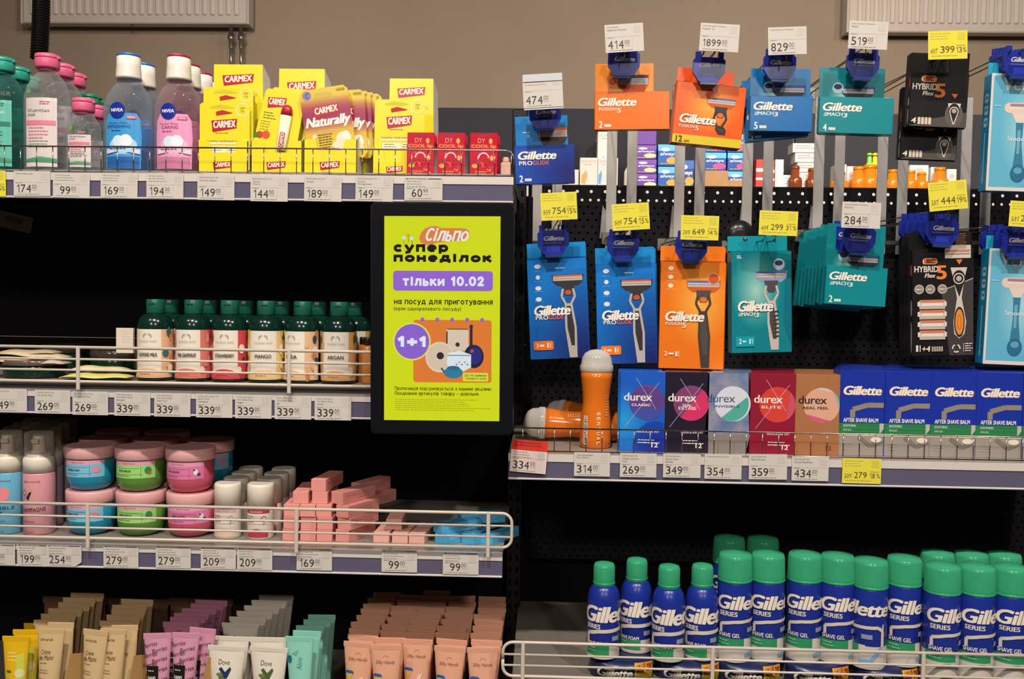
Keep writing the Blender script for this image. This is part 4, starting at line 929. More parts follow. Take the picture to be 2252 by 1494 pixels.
# ------------------------------------------------------------------ razor packs
YH = 1.60; sh_ = S(YH)
def cart(pr, x, y, w, h, bar, frame, strip='5a6aa8'):
    for i in range(6): pr.disc(x+w*(.2+.12*i), y+h*.62, w*.06, frame, ry=h*.14, n=8); pr.k -= 1
    pr.k += 1; pr.poly([(x, y), (x+w, y+h*.0), (x+w-2, y+h*.62), (x+w*.82, y+h), (x+w*.18, y+h), (x+2, y+h*.62)], frame)
    pr.rect(x+3, y+h*.04, x+w-3, y+h*.56, 'b8b4ac'); pr.rect(x+3, y+h*.04, x+w-3, y+h*.2, strip)
    for i in range(3): pr.line(x+4, y+h*(.28+.09*i), x+w-4, y+h*(.28+.09*i), .8, '6a6662' if i % 2 else bar)
def razor(pr, cx, y, w, h, handle, dark, bar, strip, accent, head='2a2628'):
    hh = w*.34; cart(pr, cx-w/2, y, w, hh, bar, head, strip)
    pr.poly([(cx-w*.22, y+hh*.85), (cx+w*.22, y+hh*.85), (cx+w*.18, y+hh*1.5), (cx+w*.08, y+hh*1.9), (cx-w*.08, y+hh*1.9), (cx-w*.18, y+hh*1.5)], dark)
    n0 = y+hh*1.3; nw = w*.13
    pr.pl([(cx-nw*1.2, n0), (cx-nw*1.6, n0+hh*.7), (cx-nw*.5, n0+hh*1.5)], w*.07, handle); pr.pl([(cx+nw*1.2, n0), (cx+nw*1.6, n0+hh*.7), (cx+nw*.5, n0+hh*1.5)], w*.07, handle)
    pr.disc(cx, n0+hh*.35, nw*.8, accent, ry=nw*.6, n=14)
    yb = y+h; ym = n0+hh*1.35; x2 = cx+w*.1
    pr.poly([(cx-w*.12, ym), (cx+w*.12, ym), (x2+w*.13, ym+(yb-ym)*.45), (x2+w*.12, yb), (x2-w*.12, yb), (cx-w*.13, ym+(yb-ym)*.45)], handle)
    pr.poly([(cx-w*.06, ym+6), (cx+w*.06, ym+6), (x2+w*.06, ym+(yb-ym)*.45), (x2+w*.05, yb-(yb-ym)*.22), (x2-w*.05, yb-(yb-ym)*.22), (cx-w*.06, ym+(yb-ym)*.45)], dark)
def sub(pr, kind, x, y, x1, h=9):
    if kind == 'pro': m_ = x+(x1-x)*.45; pr.text('PRO', x, y, m_, y+h, 'e6e0d8', .04, sp=1.1); pr.text('GLIDE', m_+1, y, x1, y+h, 'd8583a', .04, sp=1.1)
    elif kind == 'fus': pr.text('FUSION', x, y, x+(x1-x)*.72, y+h*.75, 'e6dccc', .03, sp=1.15); pr.text('5', x+(x1-x)*.74, y+1, x+(x1-x)*.9, y+h*1.3, 'e6dccc', .04, .1)
    else:
        for i in range(3): pr.rect(x+2-i, y+1+i*h*.3, x+(x1-x)*.17, y+1+i*h*.3+h*.15, 'd8e4e4')
        pr.text('MACH', x+(x1-x)*.14, y, x+(x1-x)*.78, y+h*.85, 'd8e4e4', .04, .1); pr.text('3', x+(x1-x)*.78, y+1, x+(x1-x)*.96, y+h*1.15, 'd8e4e4', .05, .1)
def refill(kind):
    """header card with folded lower carton"""
    D = {'pro': (115, 130, 150, 84, '1583cc/c', '1c4fb4/c', '2', '16225c'), 'fus': (127, 162, 146, 82, 'e8882a/c', 'e8701c/c', '2', '9a4410'), 'm5': (130, 134, 138, 76, '0f6cab/c', '0f69ac/c', '5', '0a2c5c'), 'm4': (140, 158, 144, 78, '128089/c', '12868f/c', '4', '0a3c48'), 'm2': (130, 136, 176, 84, '128089/c', '12868f/c', '2', '0a3c48')}[kind]
    hw, bw, H, bh, hc, bc, num, shd = D; t = thing('refill_pack', '', 'razor pack'); x0 = -bw/2
    mb = MB().box(x0+2, 16, 0, x0+2+hw, 17.5, H, hc); pr = Pr(mb, hw, H, y=16, x0=x0+2+hw/2)
    m2 = MB().box(x0, 0, 0, x0+bw, 15.5, bh, bc, .8); q = Pr(m2, bw, bh)
    c3 = {'pro': ('1b2f8e', 28), 'fus': ('f0902c', 28), 'm5': ('1170b4', 20), 'm4': ('158c94', 20), 'm2': ('158c94', 20)}[kind][0]
    if kind == 'pro':
        q.glow(bw*.95, bh*.7, bw*.9, bh*1.2, '1c4fb4', '1a2470', 10)
        pr.words(16, 34, 40, 1, 4, 2, 'b8d4ec'); pr.disc(28, 43, 4, '7ab0dc', n=8); cart(pr, 48, H-bh-42, 68, 40, 'd85a3a', '3a3432', 'd85a3a')
    if kind == 'fus':
        pr.glow(hw*.6, 56, 56, 48, 'e8882a', 'f4b858', 9); cart(pr, 50, H-bh-40, 68, 38, '5a76b0', 'c8541c', '2a2a3a'); pr.disc(38, H-bh-26, 10, 'c85428', n=14); pr.arc(38, H-bh-26, 10, 1.4, 0, 360, 'f0c890', 14)
    if kind in ('m5', 'm4', 'm2'):
        pr.glow(hw*.38, H-bh-4, 34, 28, hc[:6], 'a4d4dc' if kind == 'm5' else 'a0d4c8', 8); cart(pr, 48, H-bh-26, 72, 26, 'd8d0c8', '24304a', '3a58a8'); pr.disc(40, H-bh-22, 12, 'a8c8dc', n=16); pr.disc(40, H-bh-25, 9, '24304a', ry=6, n=12)
    q.gil(7, 13, 7+84, 31, 'ece6da', shd); sub(q, {'pro': 'pro', 'fus': 'fus'}.get(kind, 'm'), 9, 34, 74 if kind == 'pro' else 62)
    q.text(num, 9, bh-19, 17, bh-4, 'ece6da', .03)
    for i in range(5): q.rect(21+i*3, bh-12, 23.4+i*3, bh-6, 'ece6da'); q.k -= 1
    mb.obj('header_card', t, sh_); m2.obj('carton_body', t, sh_); return t
def tall_pack(kind):
    """hanging carton with razor art"""
    D = {'pro': (130, 256, '178ad0/c', '1676cc/c', '16225c'), 'fus': (140, 270, 'ea7a1c/c', 'e8761c/c', '9a4410'), 'm3': (134, 256, '1496a4/c', '117f8c/c', '0a3c48')}[kind]
    w, H, hc, bc, shd = D; t = thing('razor_pack', '', 'razor pack'); hb = 36
    mb = MB().box(-w/2, 26, H-hb-4, w/2, 27.5, H, hc); mb.obj('hang_tab', t, sh_)
    m2 = MB().box(-w/2, 0, 0, w/2, 30, H-hb, bc, .9); h = H-hb; q = Pr(m2, w, h)
    m3 = MB().add([(-w/2, 0, h), (w/2, 0, h), (w/2, 26, h+4), (-w/2, 26, h+4)], [(0, 1, 2, 3), (3, 2, 1, 0)], hc).obj('top_flap', t, sh_)
    if kind == 'pro':
        q.glow(w*.95, h*1.0, w*1.15, h*.9, '1676cc', '1c2468', 14)
        for i in range(4): q.disc(23, 16+i*24, [7, 5, 7, 7][i], 'd8e0ec', n=8, ry=5); q.line(14, 27+i*22, 32, 27+i*22, .6, 'a8c0e0')
        q.words(62, 20, 90, 1, 4, 2.2, 'd0dcec'); razor(q, 88, 36, 70, h-38, 'b4aca4', '2c2a2e', 'c8c0b8', 'd05a38', 'c04a2c')
        q.gil(12, 102, 92, 124, sh=shd); sub(q, 'pro', 15, 124, 76); q.rrect(8, h-40, 52, h-20, 4, 'e8701c'); q.text('2', 14, h-35, 19, h-26, 'ece6da', .03); q.rect(21, h-32, 31, h-28, 'ece6da'); q.text('1', 38, h-36, 41, h-25, 'ece6da', .03); q.line(45, h-36, 45, h-25, 1.6, 'ece6da')
    if kind == 'fus':
        q.glow(w*.62, 86, 70, 100, 'e8761c', 'f2b04a', 12)
        for i in range(3): q.disc(22, 14+i*19, 6, 'f0dcc0', n=8, ry=5); q.line(13, 24+i*18, 32, 24+i*18, .6, 'f0dcc0')
        razor(q, 93, 40, 74, h-44, '3c3430', '4a4440', 'd8d0c8', '4a6ab0', 'e06a20', 'c8581c'); q.disc(114, 36, 12, 'c8501c', n=16); q.arc(114, 36, 12, 1.2, 0, 360, 'f0c890', 14)
        q.gil(12, 108, 96, 130, sh=shd); sub(q, 'fus', 13, 131, 62, 10); q.text('2', 12, h-38, 18, h-28, 'ece6da', .03); q.rect(21, h-35, 32, h-31, 'ece6da'); q.text('1', 36, h-38, 40, h-27, 'ece6da', .03); q.line(43, h-39, 43, h-27, 1.2, 'ece6da')
    if kind == 'm3':
        q.glow(54, 84, 56, 84, '117f8c', '9accc0', 14); q.words(12, 8, 24, 2, 4, 2, 'd8e4e4')
        q.poly([(w*.9, 20), (w-1, 20), (w-1, h-10), (w*.86, h*.7)], '0f6f80/c')
        razor(q, 88, 42, 72, h-48, 'c0b4ac', '4a4448', 'd8d0c0', '3a58a8', '4a4448', '8a94b8'); q.disc(105, 28, 13, 'a8c4d4', n=16); q.disc(105, 25, 9, '24304a', ry=6, n=12)
        for i in range(7): q.line(91, 132+i*9, 104, 130+i*9, 4, '3a3034')
        q.gil(13, 106, 92, 130, sh=shd); sub(q, 'm', 14, 131, 62, 10); q.rect(8, h-36, 50, h-14, '169cac/c'); q.text('2', 15, h-31, 21, h-20, 'd8ecec', .03); q.rect(23, h-27, 31, h-24, 'd8ecec'); q.text('1', 38, h-31, 41, h-20, 'd8ecec', .03); q.line(45, h-32, 45, h-20, 1.2, 'd8ecec')
    m2.obj('carton_body', t, sh_)
    return t
def fus12():
    t = thing('refill_pack', '', 'razor pack'); w, h = 152, 132
    m2 = MB().box(-w/2, 0, 0, w/2, 34, h, 'e85c14/c', .9); q = Pr(m2, w, h); q.glow(78, 50, 64, 56, 'e85c14', 'f0a83c', 12); q.rect(.5, h-19, w-.5, h-.5, 'd8c02a/c')
    razor(q, 100, 28, 66, h-54, '2c2826', '3c3634', 'd8d0c8', '4a6ab0', 'd86a28', 'c8581c'); q.disc(74, 22, 10, 'c8501c', n=14)
    q.gil(12, 68, 92, 88, sh='9a4410'); sub(q, 'fus', 12, 91, 60, 9); q.text('12', 8, h-16, 22, h-3, '3a2a10', .02)
    for i in range(4): q.rect(26+i*3, h-8, 28.4+i*3, h-4, 'b06a20'); q.k -= 1
    m2.obj('carton_body', t, sh_)
    mb = MB().box(-w/2+4, 32, h-6, w/2-22, 33.5, h+38, 'd8501a/c'); mb.obj('hang_tab', t, sh_)
    MB().add([(-w/2, 0, h), (w/2, 0, h), (w/2-18, 32, h+8), (-w/2+4, 32, h+8)], [(0, 1, 2, 3), (3, 2, 1, 0)], 'dc5216/c').obj('top_flap', t, sh_)
    return t
def flex(kind):
    """black blister card with orange figure five"""
    t = thing('razor_pack', '', 'razor pack'); w, h = ((128, 160) if kind == 4 else (138, 272))
    m = MB(); BK = '1b191b/c'
    m.prism([(-w/2, 0), (w/2, 0), (w/2, h-6), (w/2-6, h), (-w/2+6, h), (-w/2, h-6)], 12, 14, BK)
    m.box(-w/2+3, 0, 1, w/2-2, 12, h-(42 if kind == 4 else 38), BK, 1.5); hb = h-(42 if kind == 4 else 38)
    q = Pr(m, w-5, hb, x0=.5); hq = hb
    oy = 8 if kind == 4 else 20
    q.disc(26, oy+8, 4, 'd8cfc2', n=8, ry=6); q.rrect(24, oy+1, 54, oy+14, 5, 'd8a080'); q.rrect(25, oy+2, 53, oy+13, 4, 'c8581c'); q.text('BIC', 30, oy+3, 49, oy+12, '1a1614', .05, .1)
    q.text('HYBRID', 4, oy+18, 56, oy+31, 'ddd4c6', .03); q.text('Flex', 26, oy+34, 50, oy+43, 'ddd4c6', .04, .25); q.text('5', 52, oy+17, 74, oy+47, 'e08030', .05)
    cx = 95
    if kind == 4:
        q.poly([(50, hq-18), (w-7, hq-34), (w-7, hq-1), (1, hq-1)], '4a4644'); q.disc(cx, hq-28, 19, '5a5450', ry=26); q.poly([(cx-14, hq-52), (cx+14, hq-52), (cx+10, hq-36), (cx-10, hq-36)], 'cac2b8'); q.disc(cx, hq-36, 12, '141214', ry=16); q.poly([(cx-11, hq-32), (cx+11, hq-32), (cx, hq-2)], '141214')
        q.arc(cx, hq-35, 9, 2, 150, 390, 'd8d0c4', 14); q.pl([(cx-8, hq-30), (cx, hq-6), (cx+8, hq-30)], 2, 'd8d0c4'); q.disc(cx, hq-36, 5, 'a8a098', n=12); q.poly([(cx-8, hq-72), (cx+6, hq-72), (cx, hq-62)], 'd86a30')
        q.text('4', 5, hq-19, 16, hq-7, 'ddd4c6', .04, .1)
        for i in range(4): q.rrect(19+i*7.5, hq-20, 25+i*7.5, hq-5, 1.5, 'cfc0b0')
    else:
        q.poly([(62, 92), (w-7, 64), (w-7, hq-2), (80, hq-2)], '3c3838'); q.pl([(62, 92), (w-7, 66)], 1.4, 'cac2b8')
        q.rect(70, -8+hq*0+2, 126, 22, 'cfc4b8'); q.rect(72, 4, 124, 9, 'c87a5c'); q.rect(72, 12, 124, 14, '6a6460'); q.poly([(94, 25), (108, 25), (101, 36)], 'e07a2c')
        q.poly([(82, 42), (118, 42), (112, 66), (106, 108), (116, 160), (112, 186), (101, 196), (90, 186), (88, 160), (96, 108), (88, 66)], 'c9c0b4'); q.disc(100, 66, 14, '1a1818', ry=18); q.poly([(88, 72), (112, 72), (101, 106)], '1a1818'); q.arc(100, 66, 11, 2.2, 0, 360, 'd8d0c4', 16); q.disc(100, 66, 6, 'b0a89e', n=12)
        q.disc(101, 160, 11.5, '1a1818', ry=33); q.disc(101, 160, 9, 'e08a34', ry=28); q.arc(101, 160, 4, 1.4, 0, 360, 'b05a1c', 14, 16)
        for i, xx in enumerate((14, 38, 64)): q.disc(xx, 88, 10.5, 'b4aca2', n=16); q.disc(xx, 88, 8, '8c847a', n=14); q.words(xx-6, 87, xx+6, 1, 3, 2, 'e0d8cc', i)
        for i in range(4):
            y = 112+i*22; q.rect(14, y, 70, y+19, 'b9b0a4'); q.rect(16, y-1, 68, y+5, 'd07a5a'); q.rect(18, y+6, 66, y+12, 'e2dace'); q.rect(10, y+3, 16, y+13, 'd8d0c4'); q.rect(68, y+3, 73, y+13, 'd8d0c4')
        q.text('1', 6, hq-25, 11, hq-11, 'ddd4c6', .04); q.line(15, hq-25, 15, hq-11, 2, 'ddd4c6'); q.text('+4', 19, hq-23, 37, hq-11, 'ddd4c6', .04, .1)
        for i in range(5): q.rrect(40+i*5, hq-22, 44+i*5, hq-11, 1, 'a8988a')
        for i in range(3): q.arc(93, hq-17, 8, 3, i*120-70, i*120+10, 'ddd4c6', 4)
        for i in range(4): q.words(112, hq-28+i*5, w-9, 1, 4, 2, 'ddd4c6', i)
        q.line(109, hq-28, 109, hq-10, 1, 'ddd4c6')
    q2 = Pr(m, 12, hb, side='L', x0=-w/2+3, y=0)
    q2.disc(6, hb*.2, 3.6, 'c85a30', ry=13, n=12); q2.disc(6, hb*.55, 3.4, 'b8b0a4', ry=hb*.08, n=12); q2.disc(6, hb*.82, 3, 'b8b0a4', ry=hb*.15, n=12)
    m.obj('blister_card', t, sh_)
    tab = MB(); tab.prism([(w*.2, h-46), (w*.5, h-46), (w*.5, h+2), (w*.16, h+2)], 9.5, 11.5, '0c0b0c/c') if kind == 4 else tab.prism([(w*.22, h-36), (w*.46, h-36), (w*.46, h-2), (w*.22, h-2)], 9.5, 11.5, '2a1c18/c')
    q3 = Pr(tab, 30, 30, y=9.5, x0=w*.33, z0=h-34)
    if kind != 4: q3.words(2, 2, 26, 6, 4.6, 1.8, 'a87a60', 5)
    tab.obj('side_tab', t, sh_)
    return t
def venus():
    t = thing('razor_pack', '', 'razor pack'); w, h = 134, 250
    m = MB().box(-w/2, 0, 0, w/2, 34, h, '1c8cb8/c', .9); q = Pr(m, w, h); q.rect(0, 0, w, h, 'd6d0c8/c'); q.rect(5, 5, w, h-8, '62b0cc/c'); q.glow(80, 120, 56, 110, '62b0cc', 'a4d0dc', 10)
    q.text('Venus', 25, 8, 112, 36, 'd8e0dc', .02, .05); q.text('Gillette', 76, 5, 100, 12, 'd8e0dc', .02, .2)
    q.rrect(30, 62, 96, 84, 10, 'dcc4b8'); q.rect(42, 64, 92, 70, '9a7a88'); q.rect(42, 71, 92, 74, 'e4d4cc'); q.poly([(46, 84), (82, 84), (72, 104), (56, 104)], 'dccabe')
    q.poly([(56, 104), (72, 104), (70, 150), (76, 200), (54, 200), (58, 150)], '3a7c9c/c'); q.poly([(60, 120), (67, 120), (66, 170), (60, 170)], '6aa4ba'); q.disc(65, 212, 16, '2f6c90/c', ry=19); q.disc(65, 206, 9, '5f9cb8', ry=7)
    q.text('Smooth', 40, 133, 88, 143, 'dce4e0', .02); q.rrect(88, 198, 120, 216, 4, 'e4d8cc'); q.text('3', 94, 201, 100, 212, '6a6460', .02); q.words(8, 68, 28, 1, 4, 2, 'b4d8e4')
    q2 = Pr(m, 34, h, side='L', x0=-w/2, y=0)
    for i in range(3): q2.rrect(9, 40+i*26, 25, 60+i*26, 5, 'b4ccd8'); q2.rect(11, 46+i*26, 23, 52+i*26, '4a8cae')
    q2.poly([(15, 124), (19, 124), (19, 220), (15, 220)], 'a8c8d8'); q2.disc(17, 226, 3.4, 'a8c8d8', ry=8, n=10)
    m.obj('carton_body', t, sh_)
    MB().box(-w/2+6, 30, h-4, -6, 31.5, h+30, '2aa4c4/c').obj('hang_tab', t, sh_)
    return t
def lock():
    t = thing('hook_lock', '', 'hook lock'); B = '1c2c94/c'
    m = MB(); m.prism([(-34, 20), (-34, 46), (-27, 52), (27, 52), (34, 46), (34, 20), (22, 2), (18, 0), (-18, 0), (-22, 2)], 0, 9, B)
    for x in (-30, 18): m.box(x, 1, 50, x+12, 8, 64, B, 1)
    q = Pr(m, 68, 52); q.rect(10, 26, 58, 46, '16237c/c'); q.gil(-0+14, 12, 58, 22, 'c4c0c0', '0c1450'); q.line(12, 27, 52, 27, .8, '8a90b8'); q.rect(20, 34, 48, 48, '2436a4/c')
    m.obj('lock_body', t, sh_); MB().box(-18, -1.5, -7, 18, 6, 0, '2a3a6a/g', 1).obj('release_key', t, sh_); return t
LK = Proto(lock)
YT = 1.548
def hook(px, ztop_py, i, row, tagpx=None):
    """twin prong hook from the pegboard out to the front"""
    lab = 'twin wire display hook in the %s row, %s from the left' % (row, ORD[i])
    f = P(px, ztop_py, YH-.03); b = Vector((f.x+.004, YB-.024, f.z+.012)); t = thing('display_hook', lab, 'hook', (f.x, f.y, f.z), group='display hooks')
    L = b-f
    for dx in (-.009, .009): MB().tube([(dx, 0, .002), (dx, .004, 0), (dx+L.x, L.y, L.z)], .0014, '6e6a68/s', 7).obj('prong', t)
    MB().box(L.x-.018, L.y, L.z-.014, L.x+.018, L.y+.003, L.z+.012, '8a8684/m', .001).obj('hook_plate', t)
    if tagpx:
        g = P(tagpx[0], tagpx[1], YT+.002)-f
        MB().tube([(L.x, L.y, L.z+.01), (L.x*.9, L.y*.8, max(g.z, L.z)+.008), (g.x, g.y+.004, g.z+.004), (g.x, g.y+.004, g.z-.012)], .0011, '77726e/s', 6).obj('tag_arm', t)
def tilt_tag(x0, y0, x1, y1, price, desc, rot=0, style='white', old='', pct='', lines=()):
    lab = '%s price tag reading %s %s' % (style, price, desc)
    price_tag(x0, y0, x1-x0, y1-y0, price, lines=lines, Y=YT, rot=rot, style=style, label=lab, old=old, pct=pct)
RP = {k: Proto(lambda k=k: refill(k)) for k in ('pro', 'fus', 'm5', 'm4', 'm2')}; TP = {k: Proto(lambda k=k: tall_pack(k)) for k in ('pro', 'fus', 'm3')}
F12 = Proto(fus12); FX = {k: Proto(lambda k=k: flex(k)) for k in (4, 5)}; VN = Proto(venus)
def row(proto, px, py, n, lab, ry=0, rz=0, dY=.024, ddx=0, ddy=0, lk=None, grp='razor packs on the hooks', Y=YH, dry=0, jit=0):
    for k in range(n):
        j = jit*math.sin(k*2.3)
        proto.at(P(px+ddx*k, py+ddy*k+j, Y+dY*k), R3(ry+dry*k, rz), lab+(', front of its hook' if k == 0 else ', %s on its hook' % ORD[k]), grp)
# upper row
UP_ = [(1201, 250, (1197, 240)), (1372, 120, (1374, 116)), (1560, 114, (1582, 110)), (1714, 118, (1731, 118)), (1897, 116, (1906, 106)), (2080, 122, (2084, 124)), (2238, 110, None)]
for i, (px, py, tg) in enumerate(UP_): hook(px, py+2, i, 'upper', tg)
row(RP['pro'], 1199, 404, 2, 'blue two blade refill pack hung highest at the left', ry=-2.2)
row(RP['fus'], 1390, 285, 1, 'orange refill pack with glowing header, left of the tilted one', ry=-1.0)
row(F12, 1553, 320, 1, 'large orange twelve blade pack tilted sideways', ry=4.5, rz=4)
row(RP['m5'], 1717, 289, 1, 'mid blue five blade refill pack', ry=.5)
RP['m5'].at(P(1708, 306, YH+.022), R3(-5, -8), 'mid blue five blade refill pack hanging crooked behind its twin', 'razor packs on the hooks')
row(RP['m4'], 1881, 294, 3, 'teal four blade refill pack in the upper row', ry=1.2, ddx=0, ddy=1)
row(FX[4], 2060, 280, 2, 'black four cartridge pack high on the right', ry=2.0, dY=.016, ddx=-4, ddy=0)
row(FX[4], 2040, 352, 4, 'black four cartridge pack hanging low behind the high ones', ry=1.5, Y=YH+.035, dY=.02, ddx=-1)
row(VN, 2237, 421, 5, 'pale blue women razor pack in the upper row', ry=1.2, dY=.03)
for (px, py, ry) in ((1200, 282, -3), (1371, 166, 1), (1558, 180, 2), (1714, 174, 1), (1896, 171, 3), (2242, 168, 2)):
    LK.at(P(px, py, YH-.018), R3(ry), 'blue hook lock above the %s' % {1200: 'leftmost blue refill pack', 1371: 'upright orange refill pack', 1558: 'tilted orange pack', 1714: 'mid blue refill pack', 1896: 'upper teal refill pack', 2242: 'upper pale blue pack'}[px], 'blue hook locks')
for k in range(1, 5): LK.at(P(2242-k*8, 170, YH-.018+.03*k), R3(2), 'blue hook lock above the upper pale blue packs, %s from the front' % ORD[k], 'blue hook locks')
tilt_tag(1333, 54, 1416, 114, '414', 'above the upright orange refill pack', -4, lines=('Картриджі', 'Gillette Fusion'))
tilt_tag(1538, 54, 1622, 113, '1899', 'above the tilted orange pack', 3, lines=('Картриджі Gillette', 'Fusion 12'))
tilt_tag(1691, 61, 1773, 120, '829', 'above the mid blue refill pack', -2.2, lines=('Картриджі Gillette',))
tilt_tag(1866, 49, 1949, 108, '519', 'above the upper teal refill pack', 2, lines=('Картриджі Gillette', 'Mach3'))
tilt_tag(1152, 170, 1238, 236, '474', 'in a clear holder above the leftmost pack', -3.5)
mb = MB().box(-43, -1.6, 58, 43, -.9, 74, 'c8ccd0/g', .2).box(-43, 1.2, -2, 43, 1.8, 74, 'c8ccd0/g'); tag(mb.obj('tag_holder', sc=S(YT), loc=P(1196, 238, YT), rot=R3(-3.5)), 'clear plastic holder clipped over the 474 tag', 'tag holder')
tilt_tag(2043, 70, 2126, 130, '399', 'above the black cartridge packs', -2, 'yellow', '457', '13%')
# lower row
LO = [(1217, 498, (1232, 482)), (1369, 508, (1388, 506)), (1518, 524, (1537, 526)), (1690, 530, (1706, 518)), (1888, 500, (1892, 500)), (2070, 480, (2088, 462)), (2236, 505, (2244, 500))]
for i, (px, py, tg) in enumerate(LO): hook(px, py, i, 'lower', tg)
row(TP['pro'], 1232, 789, 2, 'tall blue razor pack, leftmost of the lower row', ry=-3.2, rz=-2, dY=.026, ddx=2)
row(TP['pro'], 1380, 800, 2, 'tall blue razor pack, second column of the lower row', ry=-2.4, rz=-3, dY=.026, ddx=4)
row(TP['fus'], 1519, 812, 2, 'tall orange razor pack in the lower row', ry=.2, rz=-4, dY=.026, ddx=3)
row(TP['m3'], 1676, 776, 1, 'tall teal razor pack hanging without a lock', ry=-1.8, rz=6)
row(RP['m2'], 1880, 672, 9, 'teal two blade refill pack in the lower row', ry=2.5, rz=5, dY=.018, ddx=-9, ddy=1, dry=.3, jit=2.5)
row(FX[5], 2074, 784, 5, 'tall black razor pack with orange figure five', ry=-2.0, rz=2, dY=.018, ddx=-6)
row(VN, 2230, 803, 4, 'pale blue women razor pack in the lower row', ry=1.5, dY=.03, ddx=-2)
for (px, py, ry, d) in ((1217, 560, -2, 'leftmost tall blue pack'), (1370, 570, 0, 'second tall blue pack'), (1519, 574, 2, 'tall orange pack'), (1888, 555, 3, 'lower teal refill pack'), (2071, 538, 2, 'tall black pack'), (2238, 565, 1, 'lower pale blue pack')):
    LK.at(P(px, py, YH-.018), R3(ry), 'blue hook lock above the '+d, 'blue hook locks')
for k in range(1, 5): LK.at(P(2071-k*15, 534, YH-.018+.02*k), R3(2), 'blue hook lock above the tall black packs, %s from the front' % ORD[k], 'blue hook locks')
for k in range(1, 4): LK.at(P(2238-k*16, 560, YH-.018+.024*k), R3(2), 'blue hook lock above the lower pale blue packs, %s from the front' % ORD[k], 'blue hook locks'); 
LK.at(P(1862, 552, YH+.01), R3(3), 'second blue hook lock behind the one on the lower teal packs', 'blue hook locks')
tilt_tag(1191, 424, 1270, 484, '754', 'over the leftmost tall blue pack', -3.5, 'yellow', '939', '15%')
tilt_tag(1348, 448, 1429, 506, '754', 'over the second tall blue pack', -4, 'yellow', '939', '15%')
tilt_tag(1497, 475, 1579, 528, '649', 'over the tall orange pack', 1, 'yellow', '759', '14%')
tilt_tag(1669, 465, 1752, 518, '299', 'over the tall teal pack', 1.5, 'yellow', '434', '31%')
tilt_tag(1851, 446, 1934, 502, '284', 'over the lower teal refill packs', 1.5, lines=('Картриджі Gillette', 'Mach3 2'))
tilt_tag(2046, 400, 2128, 462, '444', 'over the tall black packs', -6, 'yellow', '557', '19%')
tilt_tag(2219, 445, 2300, 500, '289', 'cut by the right edge over the pale blue packs', 3, 'yellow', '531', '20%')
# round security tag on the teal pack
t = thing('security_tag', 'round dark security tag behind the tall teal pack', 'security tag', P(1624, 556, YH+.05)); MB().lathe([(28, 0), (32, 3), (32, 8), (10, 12)][::1], '1c1a1c/c', 28, M4=Matrix.Rotation(math.radians(-90), 4, 'X') @ Matrix.Rotation(math.pi, 4, 'X')).obj('disc', t, sh_, loc=(0, 0, .032))
MB().lathe([(5, 0), (5, 3), (2, 6)], 'a8a49e/s', 14).obj('pin', t, sh_, loc=(0, -.05, .02), rot=R3(0, 0, 90))
# ------------------------------------------------------------------ mid right shelf
def massage():
    t = thing('massage_gel_bottle', '', 'bottle'); R = 36
    prof = [(R*.88, 0), (R*.97, 4), (R, 20), (R*.98, 60), (R*.86, 95), (R*.84, 110), (R*.9, 135), (R*.98, 158), (R, 172)]
    mb = MB().lathe(prof, 'd8701c/g', 32, cy=R)
    mb.obj('bottle_body', t, s1)
    def fn(x, z, e):
        r = R
        for (r0, z0), (r1, z1) in zip(prof, prof[1:]):
            if z0 <= z <= z1: r = r0+(r1-r0)*(z-z0)/max(z1-z0, 1e-6)
        a = max(-.99, min(.99, x/r)); return (x, R-(r*math.sqrt(1-a*a)+e+.3), z)
    m = MB(); q = Pr(m, 60, 170, fn=fn, z0=0)
    for i, c in enumerate('SENTUAL'): q.text(c, 31, 86+i*11, 38, 94+i*11, 'ecd8bc', .03, rot=90)
    q.rect(2, 96, 10, 160, 'ddd6cc'); 
    for i in range(14): q.rect(3, 98+i*4.3, 9, 99.5+i*4.3+(i % 3)*.6, '5a4a44'); q.k -= 1
    q.words(50, 50, 58, 8, 6, 2, 'e8b080', 3); m.obj('print', t, s1)
    MB().lathe([(R*1.0, 172), (R*1.05, 175), (R*1.05, 186), (R*.98, 189), (R*.93, 203), (R*.75, 214), (R*.4, 221), (2, 223)], 'e6e0d6/f', 30, cy=R).obj('dome_cap', t, s1)
    return t
mp_ = Proto(massage)
st(mp_, 1311, 1.56, Z5, 'orange waisted gel bottle standing upright with frosted dome cap', 'orange gel bottles')
b = mp_.at(PX(1362, 1.625, Z5+36*s1), (math.radians(0), math.radians(-88), 0), 'orange waisted gel bottle lying on its side at the front', 'orange gel bottles')
mp_.at(PX(1388, 1.71, Z5+38*s1), (math.radians(0), math.radians(-88), math.radians(-14)), 'orange waisted gel bottle lying behind the other lying one', 'orange gel bottles')
